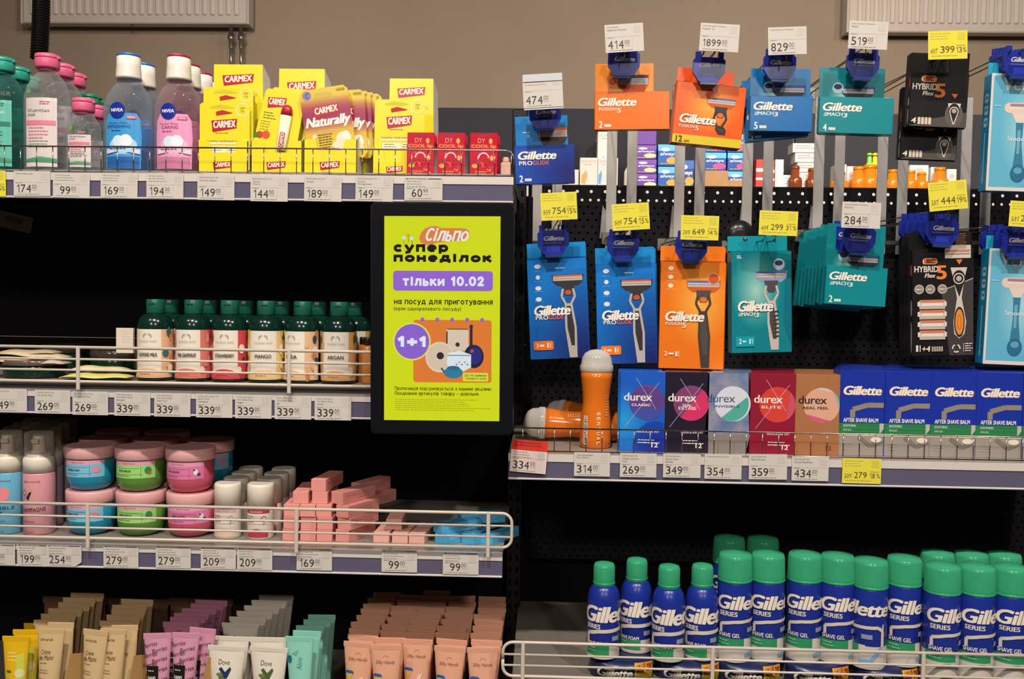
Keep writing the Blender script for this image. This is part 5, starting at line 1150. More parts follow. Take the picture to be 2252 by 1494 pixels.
def dbox(kind):
    D = {'c': ('1e5cc4/c', '1a44b0', 'CLASSIC', '5a3a86', '7a4a96'), 'd': ('241c30/c', '241c30', 'DUAL EXTASE', '7a3a6c', 'd02c64'), 'i': ('a4aecb/h', 'a4aecb', 'INVISIBLE', 'cfd4e2', '4aa89c'), 'e': ('8c1c34/c', '8c1c34', 'ELITE', 'd03c30', 'c8485c'), 'r': ('a8704a/c', 'a8704a', 'REAL FEEL', 'd8a48c', 'd0506c')}[kind]
    t = thing('condom_box', '', 'box'); w, h = 98, 178
    m = MB(); 
    if kind == 'i':
        m.add([(-w*.42, 4, 0), (w*.42, 4, 0), (w*.44, 28, 0), (-w*.44, 28, 0), (-w/2, 0, 42), (w/2, 0, 42), (w/2, 28, 42), (-w/2, 28, 42)], [(3, 2, 1, 0), (4, 5, 6, 7), (0, 1, 5, 4), (1, 2, 6, 5), (2, 3, 7, 6), (3, 0, 4, 7)], '8a847e/c')
        m.add([(-w/2, 0, 42), (w/2-2, 0, 42), (w/2-2, 28, 42), (-w/2, 28, 42), (-w*.46, 0, h), (w*.43, 0, h), (w*.43, 28, h), (-w*.46, 28, h)], [(3, 2, 1, 0), (4, 5, 6, 7), (0, 1, 5, 4), (1, 2, 6, 5), (2, 3, 7, 6), (3, 0, 4, 7)], D[0])
    else: m.box(-w/2, 0, 0, w/2, 28, h, D[0], .8)
    q = Pr(m, w, h); cx, cy, r = (w*.60, 68, 39)
    if kind == 'c': q.glow(10, h*.62, 60, 80, '1e5cc4', '2a9ae0', 9); q.glow(w*.8, h*.95, 50, 60, '1c4cb4', '1a2a90', 6)
    q.disc(cx, cy, r, D[3], n=36)
    if kind == 'c': q.disc(cx, cy, r-1, '3c4aa4', n=20, a0=20, a1=160); q.disc(cx, cy, r-1, '6a4090', n=12, a0=-110, a1=-50)
    if kind == 'd': q.disc(cx, cy, r, D[4], n=20, a0=-50, a1=125)
    if kind == 'i': q.disc(cx-3, cy, r-1, '4aa89c', n=20, a0=-25, a1=125)
    if kind == 'e': q.disc(cx, cy, r, 'c84a68', n=16, a0=-45, a1=60)
    if kind == 'r': q.disc(cx, cy, r, 'cf5a74', n=16, a0=60, a1=150); q.disc(cx, cy, r, '7cb4b4', n=10, a0=-50, a1=10); q.disc(cx, cy, r, 'd8b078', n=10, a0=10, a1=60); q.disc(cx, cy, r-1, 'cfc4d0', n=10, a0=-110, a1=-50)
    wc = {'i': '3a4466', 'r': '2a2224'}.get(kind, 'ece4dc')
    if kind not in 'ir': q.line(34, 14, 78, 82, 1, 'b0a8c4'); q.line(84, 24, 12, 122, 1, 'b0a8c4')
    lx = 8 if kind != 'i' else 2
    q.text('durex', lx, 47, lx+62, 65, wc, .025 if kind != 'i' else .0, sp=.95)
    ws = 21 if len(D[2]) < 8 else 28
    if kind == 'd': q.text('DUAL', 40, 70, 60, 76, wc, .03); q.text('EXTASE', 31, 76, 70, 83, wc, .03)
    else: q.text(D[2], 46-ws, 71, 46+ws, 76.5, wc, .04)
    if kind in 'cde': q.text('REGULAR FIT', 38, 131, 86, 135, wc, .02); q.words(40, 150, 90, 2, 6, 2, wc, 3); q.text('12', 70, h-21, 84, h-11, wc, .04)
    if kind == 'r': q.text('12', 70, h-21, 82, h-12, '6a3c24', .03)
    if kind == 'i': q.text('CLOSE FIT', 28, 106, 66, 111, '6a7088'); q.words(30, 117, 70, 3, 6, 1.2, '7a809a', 4)
    m.obj('box_body', t, s1); return t
dp = {k: Proto(lambda k=k: dbox(k)) for k in 'cdier'}
for k, px, nm, rz in (('c', 1411, 'blue', -4), ('d', 1508, 'dark violet', 0), ('i', 1599, 'silvery holographic', 0), ('e', 1697, 'dark red', -2), ('r', 1794, 'copper brown', 0)):
    for j in range(6 if k != 'i' else 5):
        st(dp[k], px+(0 if not j else {'c': -6, 'i': 10}.get(k, 2)), 1.545+.0225*j+(.002 if j else 0), Z5, '%s slim upright box printed with a large disc, %s from the front' % (nm, ORD[j]), 'slim boxes under the razors', rz)
def balm():
    t = thing('aftershave_box', '', 'box'); w, h = 99, 188
    m = MB().box(-w/2, 0, 0, w/2, 46, h, '1c34a0/c', .8); q = Pr(m, w, h)
    q.rect(.6, h-46, w-.6, h-.6, '9c948c/c'); q.gil(9, 34, 92, 54, 'ece6dc', 'a86a28'); q.pl([(30, 104), (30, 86), (62, 76), (97, 76)], 11, '8f8378'); q.text('AFTER SHAVE BALM', 10, 105, 86, 114, 'ece6dc', .03)
    q.rect(0, 116, w, 140, '2c7c4c/c'); q.text('SOOTHING', 10, 119, 38, 124, 'd8e4d4', .02); q.text('WITH ALOE', 10, 129, 28, 133, 'c8d8c4', .02); q.line(1, 126, w-12, 126, .6, '5aa070'); q.line(1, 134, w-12, 134, .6, '5aa070')
    q.rect(0, 140, w, 144, 'e8dcc4'); q.poly([(w-10, 116), (w-1, 116), (w-1, 128), (w-10, 140)], 'b8b4b0'); q.pl([(44, 146), (70, 166), (96, 154)], 9, '7c746c'); q.disc(82, 152, 12, 'e4dcc8', ry=6, n=16); q.words(10, 160, 34, 3, 6, 1.4, 'b4aca4', 3)
    q3 = Pr(m, 46, h, side='L', x0=-w/2, y=0); q3.rect(2, 116, 44, 140, '2c7c4c/c')
    m.obj('box_body', t, s1); return t
ab = Proto(balm)
for i, px in enumerate((1892, 1993, 2093, 2194, 2296)):
    for j in range(5): st(ab, px+2*j, 1.55+.037*j, Z5, 'blue and silver boxed balm, %s column of the row, %s from the front' % (ORD[i], ORD[j]), 'blue boxed balms')
wtag(1262, 995, '314', 'under the upright orange bottle', ('Гель масажний', 'Play 200мл'), w=79, h=53); wtag(1363, 997, '269', 'under the slim blue boxes', ('Презервативи', 'Classic Durex', '12шт'), w=80, h=53)
wtag(1458, 998, '349', 'under the dark violet boxes', ('Презервативи', 'Durex Dual', 'Extase'), w=82, h=53); wtag(1549, 999, '354', 'under the holographic boxes', ('Презервативи Durex',), w=81, h=55)
wtag(1647, 999, '359', 'under the dark red boxes', ('Презервативи', 'Elite Durex'), w=83, h=56, rot=-.5); wtag(1741, 1005, '434', 'under the copper brown boxes', ('Презервативи', 'Durex RealFeel'), w=80, h=53)
price_tag(1852, 1009, 84, 55, '279', style='yellow', old='339', pct='18%', rot=.5, label='yellow price tag reading 279 under the blue boxed balms')
price_tag(1120, 982, 80, 58, '334', style='red', rot=4, label='white price tag reading 334 with a red strip on top', Y=YF-.008)
# ------------------------------------------------------------------ shaving cans
def fn_can(R): return None
def gelcan(ext=0):
    t = thing('shave_gel_can', '', 'can'); R = 37
    m = MB().lathe([(R*.95, -ext), (R, 3-ext), (R, 168), (R*.97, 172), (R*.93, 174)], '1c2f90/c', 34, cy=R); q = Pr(m, 230, 168, R=R, strip=4)
    q.rect(0, 118, 230, 168+ext, 'c9c2b8/c'); q.rect(60, 116, 128, 137, '2f8f60/c'); q.rect(128, 116, 142, 137, 'd0cac0'); q.rect(178, 70, 182, 168, 'd0cac0')
    q.gil(64, 22, 196, 53, 'e9e0d2', '141f60'); q.text('SERIES', 72, 57, 112, 67, 'e2dace', .04, .05)
    q.pl([(76, 104), (76, 86), (104, 79), (168, 76), (178, 84), (178, 118)], 7, 'd2c8ba'); q.text('SHAVE GEL', 70, 104, 118, 113, 'e2dace', .03); q.words(72, 120, 100, 2, 7, 2, '9ad0b0', 3); q.rect(134, 92, 156, 102, '8a90b0')
    q.pl([(176, 118), (154, 148), (130, 152)], 8, '7aa8d0')
    m.obj('can_body', t, s1)
    cp = MB().lathe([(R*.98, 171), (R*1.0, 174), (R*1.01, 182), (R*1.0, 186), (R*.97, 222), (R*.9, 230), (R*.3, 233), (1, 233)], '4cc795/f', 34, cy=R).obj('cap', t, s1)
    MB().lathe([(R*1.0, 172), (R*1.025, 173), (R*1.025, 176), (R*1.0, 177)], '2aa070/c', 34, cy=R, cap0=False, cap1=False).obj('cap_rim', cp, s1)
    MB().lathe([(R*.80, 174), (R*.7, 182), (9, 188), (9, 212), (14, 214), (14, 220)], '3aa880/c', 20, cy=R).obj('nozzle', t, s1); return t
def foamcan():
    t = thing('shave_foam_can', '', 'can'); R = 36
    m = MB().lathe([(R*.95, 0), (R, 3), (R, 118), (R*.97, 132), (R*.88, 145), (R*.72, 154), (R*.66, 156)], '1c2f90/c', 34, cy=R); q = Pr(m, 226, 120, R=R, strip=4)
    q.rect(0, 98, 226, 118, 'cfc8bc/c'); q.rect(66, 88, 124, 111, '2f8f60/c'); q.rect(124, 88, 150, 111, 'c4bcb0')
    q.gil(62, 2, 196, 38, 'e9e0d2', '141f60'); q.text('SERIES', 70, 42, 104, 52, 'e2dace', .04, .05); q.pl([(74, 84), (74, 64), (100, 57), (158, 54)], 8, 'd2c8ba'); q.text('SHAVE FOAM', 70, 80, 120, 88, 'e2dace', .03)
    q.words(74, 92, 100, 2, 7, 2, '9ad0b0', 3); q.rect(130, 68, 148, 78, '8a90b0'); m.obj('can_body', t, s1)
    MB().lathe([(R*.64, 156), (R*.66, 158), (R*.655, 196), (R*.58, 203), (R*.3, 205), (1, 205)], '4cc795/f', 28, cy=R).lathe([(R*.66, 160), (R*.685, 161), (R*.685, 163), (R*.66, 164)], '2aa070/c', 28, cy=R, cap0=False, cap1=False).obj('cap', t, s1)
    MB().lathe([(R*.5, 156), (R*.4, 170), (8, 174), (8, 190)], '3aa880/c', 18, cy=R).obj('nozzle', t, s1); return t
def bagpack():
    t = thing('razor_bag', '', 'pack'); w, h, d = 136, 46, 90; m = MB(); vs = []; fs = []; nx, nz = 14, 8
    def pt(i, j, back):
        u = i/nx; v = j/nz; b = (math.sin(math.pi*min(1, max(0, u)))**.4)*(math.sin(math.pi*(.06+.88*v))**.5)
        y = d/2-(d/2)*b*(1 if not back else -1); return ((u-.5)*w*(1+.02*math.sin(v*9)), y, v*h)
    for back in (0, 1):
        for j in range(nz+1):
            for i in range(nx+1): vs.append(pt(i, j, back))
    N = (nx+1)*(nz+1)
    for j in range(nz):
        for i in range(nx): a = j*(nx+1)+i; fs += [(a, a+1, a+nx+2, a+nx+1), (N+a+nx+1, N+a+nx+2, N+a+1, N+a)]
    for i in range(nx): a = nz*(nx+1)+i; fs += [(a, a+1, N+a+1, N+a), (N+i, N+i+1, i+1, i)]
    m.add(vs, fs, '1c2350/c', True)
    def fn(x, z, e):
        u = x/w+.5; v = z/h; b = (math.sin(math.pi*min(.999, max(.001, u)))**.4)*(math.sin(math.pi*(.06+.88*v))**.5); return (x, d/2-d/2*b-e-.8, z)
    q = Pr(m, w, h, fn=fn, strip=5); q.poly([(w*.42, 42), (w*.55, 30), (w*.68, 24), (w*.68, 44)], '2a6cc4/c'); q.rect(w*.68, 6, w*.98, 43, 'd8c424/c'); q.gil(12, 14, 88, 36, 'e2dcd0', '0c1238')
    q.rect(w*.69, 6, w*.97, 26, 'd88c24/c'); q.text('VALUE', w*.71, 8, w*.86, 15, '4a1a0c', .03, rot=-8); q.text('PACK', w*.71, 17, w*.83, 24, '4a1a0c', .03, rot=-8); q.text('2X', w*.87, 8, w*.96, 22, '8a1a10', .05)
    q.arc(w*.83, 40, 12, 2, 190, 350, 'b89a18', 8); m.obj('bag', t, s1); return t
gc, fcn, bg = Proto(gelcan, 37), Proto(foamcan, 36), Proto(bagpack); gl = Proto(lambda: gelcan(40), 37)
zp = Z6+45*s1
for i, px in enumerate((1371, 1519, 1655, 1808, 1962)):
    st(bg, px, 1.492, Z6, 'navy razor bag with yellow value flag, %s from the left' % ORD[i], 'navy razor bags'); st(bg, px+3, 1.575, Z6, 'navy razor bag hidden behind the front one, %s from the left' % ORD[i], 'navy razor bags')
for i, (px, Y, rz) in enumerate(((1328, 1.50, 0), (1401, 1.53, -6), (1473, 1.495, -6), (1547, 1.505, -6))):
    st(fcn, px, Y, zp, 'blue shave foam can with narrow green cap, %s from the left' % ORD[i], 'shave foam cans', rz)
G = ((1620, 1.505, 4), (1693, 1.51, 4), (1775, 1.515, -4), (1848, 1.51, 7), (1922, 1.50, -72), (1997, 1.505, 3))
for i, (px, Y, rz) in enumerate(G): st(gc, float(px), Y, zp+(0 if i != 4 else -.004), 'blue shave gel can with wide green cap, front row, %s from the left' % ORD[i], 'shave gel cans', rz)
for i, px in enumerate((2083, 2160, 2236)): st(gl, px, 1.478, Z6+40*s1, 'blue shave gel can in the right group, front row, %s from the left' % ORD[i], 'shave gel cans', 9)
for i, px in enumerate((1606, 1681)): st(gc, px, 1.59, zp+.006, 'shaded shave gel can behind the left front ones, %s from the left' % ORD[i], 'shave gel cans', -10)
for i, px in enumerate((2070, 2145, 2219)): st(gl, px, 1.558, Z6+40*s1, 'blue shave gel can in the right group, back row, %s from the left' % ORD[i], 'shave gel cans', 160)
# ------------------------------------------------------------------ hand cream tubes
def tube_(w0, w1, H, col, art, capc='e4dcd0/c', caph=34):
    """cap at the bottom, flat crimp on top"""
    t = thing('cream_tube', '', 'tube'); n = 24; J = 9; vs = []; fs = []
    hw = lambda v: (w0+(w1-w0)*v)/2; dp_ = lambda v: w0/2*(1-v**1.3)+.8; cy = w0/2; hb = H-caph
    for j in range(J+1):
        v = j/J*.93
        for i in range(n): a = 2*math.pi*i/n; vs.append((hw(v)*math.sin(a), cy-dp_(v)*math.cos(a), caph+v*hb))
    for j in range(J):
        for i in range(n): k = (i+1) % n; fs.append((j*n+i, j*n+k, (j+1)*n+k, (j+1)*n+i))
    m = MB().add(vs, fs, col, True)
    m.add([(hw(0)*math.sin(2*math.pi*i/n), cy-dp_(0)*math.cos(2*math.pi*i/n), caph) for i in range(n)], [tuple(range(n))[::-1]], col)
    def fn(x, z, e):
        v = min(.93, (z-caph)/hb); a = max(-.99, min(.99, x/hw(v))); return (x, cy-dp_(v)*math.sqrt(1-a*a)-e-.4, z)
    q = Pr(m, w1*.86, hb*.93, fn=fn, z0=caph, strip=6); art(q, w1*.86, hb*.93); m.obj('tube_body', t, s1)
    c = MB().box(-hw(1), cy-1.3, caph+hb*.925, hw(1), cy+1.3, H, col, .5)
    for i in range(3): c.box(-hw(1)+1, cy-1.55, H-4-i*3, hw(1)-1, cy+1.55, H-3.2-i*3, col)
    c.obj('crimp', t, s1); MB().lathe([(w0*.40, 0), (w0*.42, 2), (w0*.44, caph)], capc, 20, cy=cy).obj('cap', t, s1); return t
def a_beige(q, W_, H_):
    q.text('LOVE NATURE', 4, 10, W_*.62, 15, '5a4a34', .02); q.text('Crème', 8, 34, W_*.56, 44, '5a4030', .0, .3, rot=-4); q.text('de Mains', 4, 46, W_*.7, 57, '5a4030', .0, .3, rot=-4); q.words(6, 63, W_*.6, 1, 4, 1.6, '8a7654'); q.words(6, 78, W_*.62, 2, 6, 1.8, '8a7654', 4); q.words(6, 98, W_*.6, 1, 5, 1.8, '8a7654', 5)
def a_pink(q, W_, H_):
    r = random.Random(4)
    for i in range(12): q.text('Berries', (i % 2)*W_*.4-4+r.uniform(-3, 3), 8+i*11, (i % 2)*W_*.4+W_*.52, 18+i*11, '4a2438', .0, .3, rot=-14)
    q.rect(W_*.08, H_*.36, W_*.58, H_, '1c181a/c'); q.words(W_*.14, H_*.42, W_*.5, 1, 4, 2, 'd8d0cc'); q.text('HAND', W_*.14, H_*.5, W_*.48, H_*.55, 'e8e0dc', .03); q.text('CREAM', W_*.14, H_*.58, W_*.5, H_*.63, 'e8e0dc', .03); q.words(W_*.14, H_*.7, W_*.5, 4, 6, 2, 'd8d0cc', 5)
def a_white(kind):
    c1 = '1c2c5c' if kind else '4a5a2c'
    def f(q, W_, H_):
        q.text('Dove', W_*.30, 18, W_*.64, 29, '4a4644', .0, .1)
        q.poly([(W_*.32, 38), (W_*.40, 34), (W_*.52, 44), (W_*.66, 33), (W_*.70, 38), (W_*.60, 56), (W_*.52, 60), (W_*.44, 50)], c1); q.disc(W_*.36, 50, 8, '6a7a44', ry=4); q.disc(W_*.42, 56, 7, '5a6a3c', ry=4)
        q.words(W_*.25, 74, W_*.75, 2, 6, 2, '7a7670', 4)
    return f
def a_mint(q, W_, H_):
    q.disc(W_*.12, 38, 6, '1f6a78', ry=9); q.poly([(W_*.2, 26), (W_*.5, 16), (W_*.42, 30)], '5fb0a4'); q.text('Aloe', W_*.30, 40, W_*.78, 52, '4a9a90', .0, .2, rot=-90); q.poly([(W_*.1, H_*.6), (W_*.7, H_*.5), (W_*.8, H_), (W_*.3, H_)], 'a8dcc8'); q.disc(W_*.2, H_*.62, 9, '2f7a5c')
def a_peach(q, W_, H_):
    q.arc(W_*.5, 17, 6, 1, 180, 360, 'a86a50', 8, 5); q.text('Silky Hands', W_*.14, 22, W_*.84, 32, '7a4a3c', .0, .3); q.disc(W_*.16, 56, 7, '2a5aa4', ry=5); q.disc(W_*.27, 56, 7, '2a5aa4', ry=5); q.poly([(W_*.08, 58), (W_*.36, 58), (W_*.22, 72)], 'd8b83c')
    q.poly([(W_*.34, H_*.62), (W_*.60, H_*.44), (W_*.72, H_*.42), (W_*.78, H_*.52), (W_*.62, H_*.8), (W_*.5, H_), (W_*.24, H_)], 'edc6ae')
    for i in range(4): q.pl([(W_*(.74-i*.09), H_*(.44+i*.04)), (W_*(.62-i*.09), H_*(.60+i*.04)), (W_*(.56-i*.09), H_*(.8+i*.04))], 2.2, ['c98068', 'f3d4c0'][i % 2])
def a_yel(q, W_, H_):
    q.words(W_*.2, 24, W_*.7, 3, 8, 2.4, 'f0e0a0', 3); q.poly([(W_*.6, 30), (W_*.9, 24), (W_*.95, H_*.8), (W_*.6, H_*.8)], 'c8cc4a'); q.disc(W_*.3, 66, 6, '3a6a1c', ry=3); q.disc(W_*.75, 70, 10, 'd8d8a0')
HT = 213
tb = {'be': Proto(lambda: tube_(40, 60, HT, 'cdb183/d', a_beige)), 'bw': Proto(lambda: tube_(46, 84, HT, 'c4a67c/d', a_beige)), 'pk': Proto(lambda: tube_(40, 62, HT-4, 'd193ac/c', a_pink)), 'pw': Proto(lambda: tube_(46, 84, HT-6, 'bc7c98/c', a_pink)),  # wide back-row tubes: front colours darkened, row shade put into the base colour
      'w1': Proto(lambda: tube_(56, 90, HT-30, 'ddd6c8/c', a_white(1))), 'w0': Proto(lambda: tube_(56, 90, HT-30, 'ddd6c8/c', a_white(0))), 'mi': Proto(lambda: tube_(42, 66, HT-4, '8ccfbc/c', a_mint)), 'pe': Proto(lambda: tube_(44, 72, HT-18, 'dda488/c', a_peach)), 'ye': Proto(lambda: tube_(40, 62, HT-20, 'e0b41c/c', a_yel))}
GTB = 'hand cream tubes on the bottom shelf'
def tcol(k, px0, n, Y0, lab, rz=0, dY=.032, kb=None, ry=0, dpx=None, z=Z4):
    for i in range(n):
        px = px0+(1190-px0)*.019*i*(dY/.032)*1.0 if dpx is None else px0+dpx*i
        p = tb[k if i == 0 or not kb else kb]
        p.at(PX(px, Y0+dY*i, z), R3(ry if i == 0 else random.uniform(-1.2, 1.2), rz+random.uniform(-6, 6)), '%s, %s from the front' % (lab, ORD[i]), GTB)
random.seed(5)
tcol('ye', 26, 3, 1.525, 'yellow cream tube at the left edge', z=Z4)
tcol('be', 98, 1, 1.525, 'beige cream tube standing alone right of the yellow ones', ry=2)
tcol('be', 190, 1, 1.525, 'beige cream tube leaning left in the pair', ry=3); tcol('be', 237, 1, 1.53, 'beige cream tube on the right of the leaning pair', ry=1)
tcol('be', 268, 1, 1.55, 'beige cream tube half hidden at the right of the pair'); tcol('be', 126, 1, 1.555, 'beige cream tube half hidden right of the lone one', 0)
tcol('bw', 106, 6, 1.565, 'wide beige tube, colour darkened for shade, in the left column', dY=.03, dpx=15); tcol('bw', 246, 5, 1.565, 'wide beige tube, colour darkened for shade, in the right column', dY=.03, dpx=12)
tcol('pk', 344, 1, 1.525, 'pink lettered tube in the front, left of the three', ry=-1); tcol('pk', 396, 1, 1.53, 'pink lettered tube in the front, middle of the three', ry=2); tcol('pk', 428, 1, 1.555, 'pink lettered tube in the front, right of the three', ry=3)
tcol('pw', 392, 6, 1.585, 'wide shaded pink lettered tube', dY=.024, dpx=13)
tcol('w1', 487, 1, 1.52, 'white tube with navy leaf mark in front'); tcol('w0', 580, 1, 1.52, 'white tube with green leaf mark in front')
tcol('w1', 497, 1, 1.565, 'white tube behind the navy leaf one'); tcol('w0', 583, 1, 1.565, 'white tube behind the green leaf one')
for i in range(6): tb['w1'].at(PX(520+i*16, 1.60+i*.026, Z4+.012+i*.002), R3(), 'shaded white tube in the single file behind, %s from the front' % ORD[i], GTB)
tcol('mi', 655, 5, 1.525, 'mint green cream tube', ry=-1.5, dpx=12, dY=.028)
for c, px in enumerate((779, 846, 912, 980, 1060)):
    tcol('pe', px, 9, 1.525+(.01, .0, .03, .0, .0)[c], 'peach cream tube in the %s peach column' % ORD[c], dY=.034, ry=(1, -1, 0, 1, 0)[c])
# brown shelf-ready cartons behind the tubes
for i, (x0, x1, yt) in enumerate(((95, 235, 1312), (238, 372, 1316), (372, 512, 1315))):
    a = PX(x0, 1.79, Z4); b = PX(x1, 1.79, Z4); h = P(x0, yt, 1.79).z-Z4
    m = MB().box(0, 0, 0, b.x-a.x, .003, h, '6a4a34/k').box(0, 0, 0, .003, .09, h*.9, '6a4a34/k').box(b.x-a.x-.003, 0, 0, b.x-a.x, .09, h*.9, '6a4a34/k')
    tag(m.obj('cardboard_case', loc=a), 'brown cardboard case behind the tubes, %s from the left' % ORD[i], 'cardboard case', 'brown cardboard cases')
for i, (px, k) in enumerate(((125, 0), (265, 1), (295, 2))):
    m = MB().box(-26, 0, 0, 26, 1.4, 130, 'b8925c/d'); tag(m.obj('carton_divider', sc=s1, loc=PX((150, 290, 452)[i], 1.53, Z4+.02), rot=R3(14, 60)), 'tan cardboard divider leaning among the tubes, %s from the left' % ORD[i], 'divider', 'tan dividers')
# ------------------------------------------------------------------ far gondola seen above the pegboard
YG = 4.35; sg = S(YG)
zg = P(1500, 414, YG).z
g = thing('far_gondola', 'distant grey gondola with panel and shelf beyond the pegboard', 'gondola', (0, 0, 0))
gx0 = P(900, 300, YG+.35).x; gx1 = P(1745, 300, YG+.35).x; gx2 = P(2400, 300, YG+.35).x; gz = P(1300, 239, YG+.35).z
MB().box(gx0, YG+.35, .4, gx1, YG+.38, gz, '34343a/d', .004).obj('panel_section', g); MB().box(gx1+.01, YG+.35, .4, gx2, YG+.38, P(1900, 250, YG+.35).z, '3a3a3e/d', .004).obj('panel_section', g)
MB().box(gx0, YG-.02, zg-.03, gx2, YG+.35, zg, 'cfc8be', .003).obj('shelf_board', g); MB().box(gx0, YG-.024, zg-.09, gx2, YG-.02, zg, 'c0bab2').obj('price_strip', g)
a = P(1262, 405, YG+.1); MB().prism([(0, 0), (.16, 0), (.16, .33), (.12, .30)], 0, .02, '101014').obj('side_panel', g, loc=(P(1262, 405, YG+.2).x, YG+.2, zg))
GF = 'goods on the far gondola'
def far(x0, y0, x1, lab, col, cat='carton', y1=410, d=40, art=None, Y=YG, name='far_carton'):
    w = x1-x0; h = y1-y0; m = MB().box(-w/2, 0, 0, w/2, d, h, col, .7); q = Pr(m, w, h, eps=.15)
    if art: art(q, w, h)
    o = m.obj(name, sc=S(Y), loc=PX((x0+x1)/2, Y, zg+(410-y1)*S(Y))); return tag(o, lab, cat, GF)
def lac(c):
    def f(q, w, h): q.text('LACTACYD', 3, 5, w-3, 11, 'a8a098'); q.words(8, 14, w-4, 1, 3, 1.5, 'b8b0a8'); q.poly([(w*.1, h*.6), (w*.35, h*.42), (w*.44, h*.6), (w*.3, h*.9), (w*.08, h*.85)], c)
    return f
far(1210, 390, 1240, 'low pale pink carton on the far gondola left of the white ones', 'd8c4bc'); far(1241, 372, 1272, 'pale carton with pink print at the far left', 'dccac2')
far(1275, 346, 1313, 'white carton with an orange leaf on the far gondola', 'd8d0c4', art=lac('e0a060')); far(1314, 346, 1335, 'white carton with a blue leaf, lower of two', 'd6d0c8', art=lac('5a9cd8')); far(1313, 286, 1350, 'tall white carton with a blue leaf above the others', 'd6d0c8', Y=YG+.06, art=lac('5a9cd8'), y1=408)
far(1350, 346, 1358, 'thin white carton edge by the grey strips', 'd8d0c8')
t = thing('pump_bottle', 'white bottle with narrow neck on the far gondola', 'bottle', PX(1386, YG, zg)); MB().lathe([(12, 0), (13, 3), (13, 36), (8, 45), (5, 48), (5, 62)], 'ddd6ca/c', 16, cy=12).obj('bottle_body', t, sg); MB().lathe([(7, 62), (7, 67), (3, 69)], 'ddd6ca/c', 12, cy=12).obj('cap', t, sg)
def pads(base, band, acc):
    def f(q, w, h):
        q.rect(0, 0, w, h*.3, band); q.disc(w*.7, h*.75, w*.3, acc, ry=h*.16, n=14); q.text('always', w*.1, h*.36, w*.9, h*.56, 'e4e4ec', .03, .2); q.disc(w*.35, h*.24, w*.22, 'd8d0e0', ry=h*.09, n=12); q.words(w*.1, h*.88, w*.8, 1, 3, 1.5, 'd8b040')
    return f
for k in range(4):
    y1 = 410-k*31
    far(1398, y1-30, 1443, 'purple pad pack, %s level of the purple stack' % ORD[k], '6a3a98', 'pad pack', y1, art=pads('6a3a98', '7a4aa8', 'd8d098') if k < 3 else None, name='pad_pack')
for k in range(2): far(1447, 410-k*48-46, 1492, 'blue pad pack with orange crescent, %s level' % ORD[k], '2258a8', 'pad pack', 410-k*48, art=pads('2258a8', '5ab4dc', 'e0a040'), name='pad_pack')
far(1493, 350, 1525, 'dark blue pad pack behind the grey strips', '24448c', 'pad pack', art=pads('24448c', '3a6ab0', 'e0a040'), name='pad_pack')
for i, x in enumerate((1548, 1600)):
    for k in range(3): far(x, 410-k*40-39, x+48, 'blue pad pack with magenta crescent in the %s stack, %s level' % (NM[i], ORD[k]), '1c4c9c', 'pad pack', 410-k*40, art=pads('1c4c9c', '58b4dc', 'd04888'), Y=YG+.03, name='pad_pack')
far(1530, 372, 1600, 'open brown cardboard tray before the blue pad packs', 'b4885c/k', y1=410, Y=YG-.01, d=14); far(1600, 392, 1634, 'low brown cardboard tray front', 'b4885c/k', Y=YG-.01, d=14)
for i, x in enumerate((1662, 1684, 1704)): far(x, 346+i % 2*4, x+18, 'red and white carton by the brown bottles, %s from the left' % ORD[i], ['b8382c', 'c83a34', 'd8d0c8'][i], art=lambda q, w, h: (q.rect(0, h*.3, w, h*.42, 'e8dcd0'), q.rect(0, h*.62, w, h*.7, 'e8dcd0')))
for k in range(5): far(1764-k*5, 410-k*21-20, 1798, 'white carton with red print, %s level of the stepped stack' % ORD[k], 'd4ccc4', y1=410-k*21, Y=YG+.08, art=lambda q, w, h: (q.words(6, 5, w-5, 2, 5, 1.6, 'c06a5c', 4)))
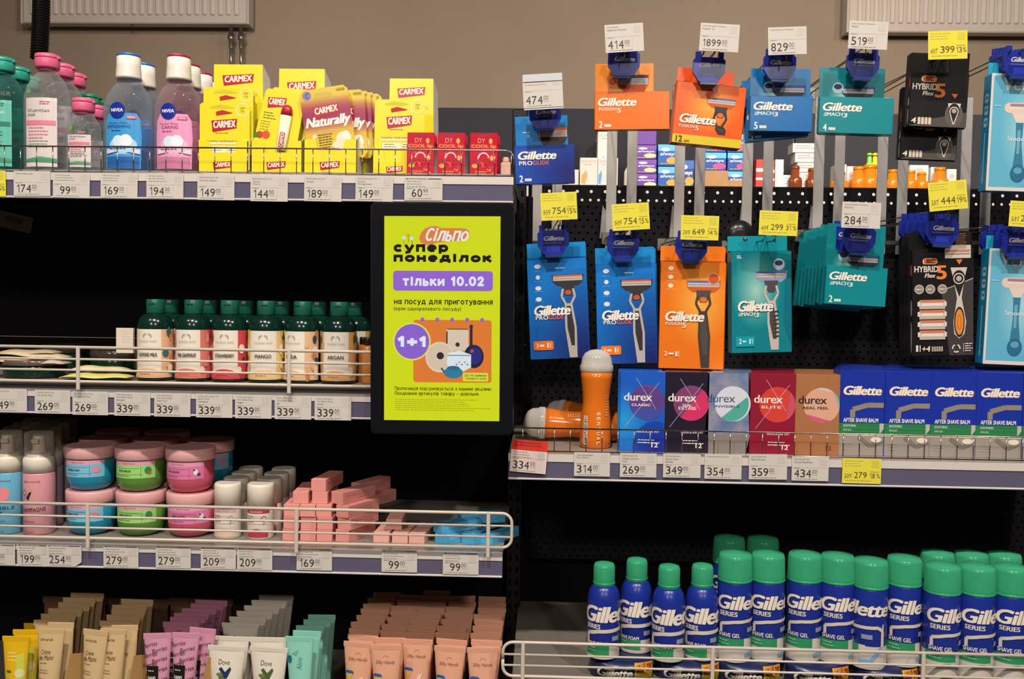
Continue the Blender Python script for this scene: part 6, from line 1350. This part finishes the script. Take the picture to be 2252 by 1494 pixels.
for i, x in enumerate((1702, 1722, 1740, 1758)): far(x, 374+i % 2*3, x+18, 'low pale carton before the stepped stack, %s from the left' % ORD[i], ['d4ccc4', 'c8d4d0', 'dccfb8', 'd8c8c0'][i], Y=YG+.04, art=lambda q, w, h: (q.words(3, 6, w-3, 3, 6, 1.6, '8aa0a0', 6)))
def brown(px, w, h, col, lab, tr=1):
    t = thing('amber_bottle', lab, 'bottle', PX(px, YG-.005, zg), group=GF); R = w/2
    MB().lathe([(R*.9, 0), (R, 2), (R, h*.42), (R*.88, h*.5), (R*.62, h*.56), (R*.6, h*.86)], col, 20, cy=R).obj('bottle_body', t, sg)
    MB().lathe([(R*.62, h*.86), (R*.64, h*.9), (R*.62, h)], col, 18, cy=R).obj('cap', t, sg)
for i, (px, w, h) in enumerate(((1690, 26, 50), (1752, 30, 52), (1790, 30, 47))): brown(px, w, h, '7a3a1c/g', 'dark brown bottle on the far gondola, %s from the left' % ORD[i])
for i, (px, w, h) in enumerate(((1852, 40, 40), (1893, 36, 52), (1920, 46, 56), (1968, 30, 46), (2008, 30, 44), (2032, 30, 40), (2074, 38, 52))): brown(px, w, h, 'c87418/g', 'orange brown bottle on the far gondola, %s from the left' % ORD[i])
for i, (x, w) in enumerate(((1838, 22), (1862, 20), (1884, 24), (2000, 40), (2046, 20), (2082, 20))): far(x, 350+(i % 3)*4, x+w, 'white carton behind the orange brown bottles, %s from the left' % ORD[i], 'd8d4cc', Y=YG+.09, art=lambda q, w, h: (q.disc(w*.5, h*.3, w*.3, 'd8b098', n=10), q.words(3, h*.55, w-3, 3, 6, 1.5, '9ab0a8')))
for i, (px, c) in enumerate(((1914, '8cc84a'), (1926, 'd8cc2c'), (1938, 'b4c83a'))):
    t = thing('pump_bottle', 'small %s bottle rising behind the orange brown ones' % ['green', 'yellow', 'lime'][i], 'bottle', PX(px, YG+.16, zg)); MB().lathe([(11, 0), (12, 3), (12, 56), (7, 70), (5, 74), (5, 84), (2, 88)], c+'/c', 14, cy=12).obj('bottle_body', t, sg); MB().lathe([(6, 88), (6, 92), (3, 94)], c+'/c', 12, cy=12).obj('cap', t, sg)
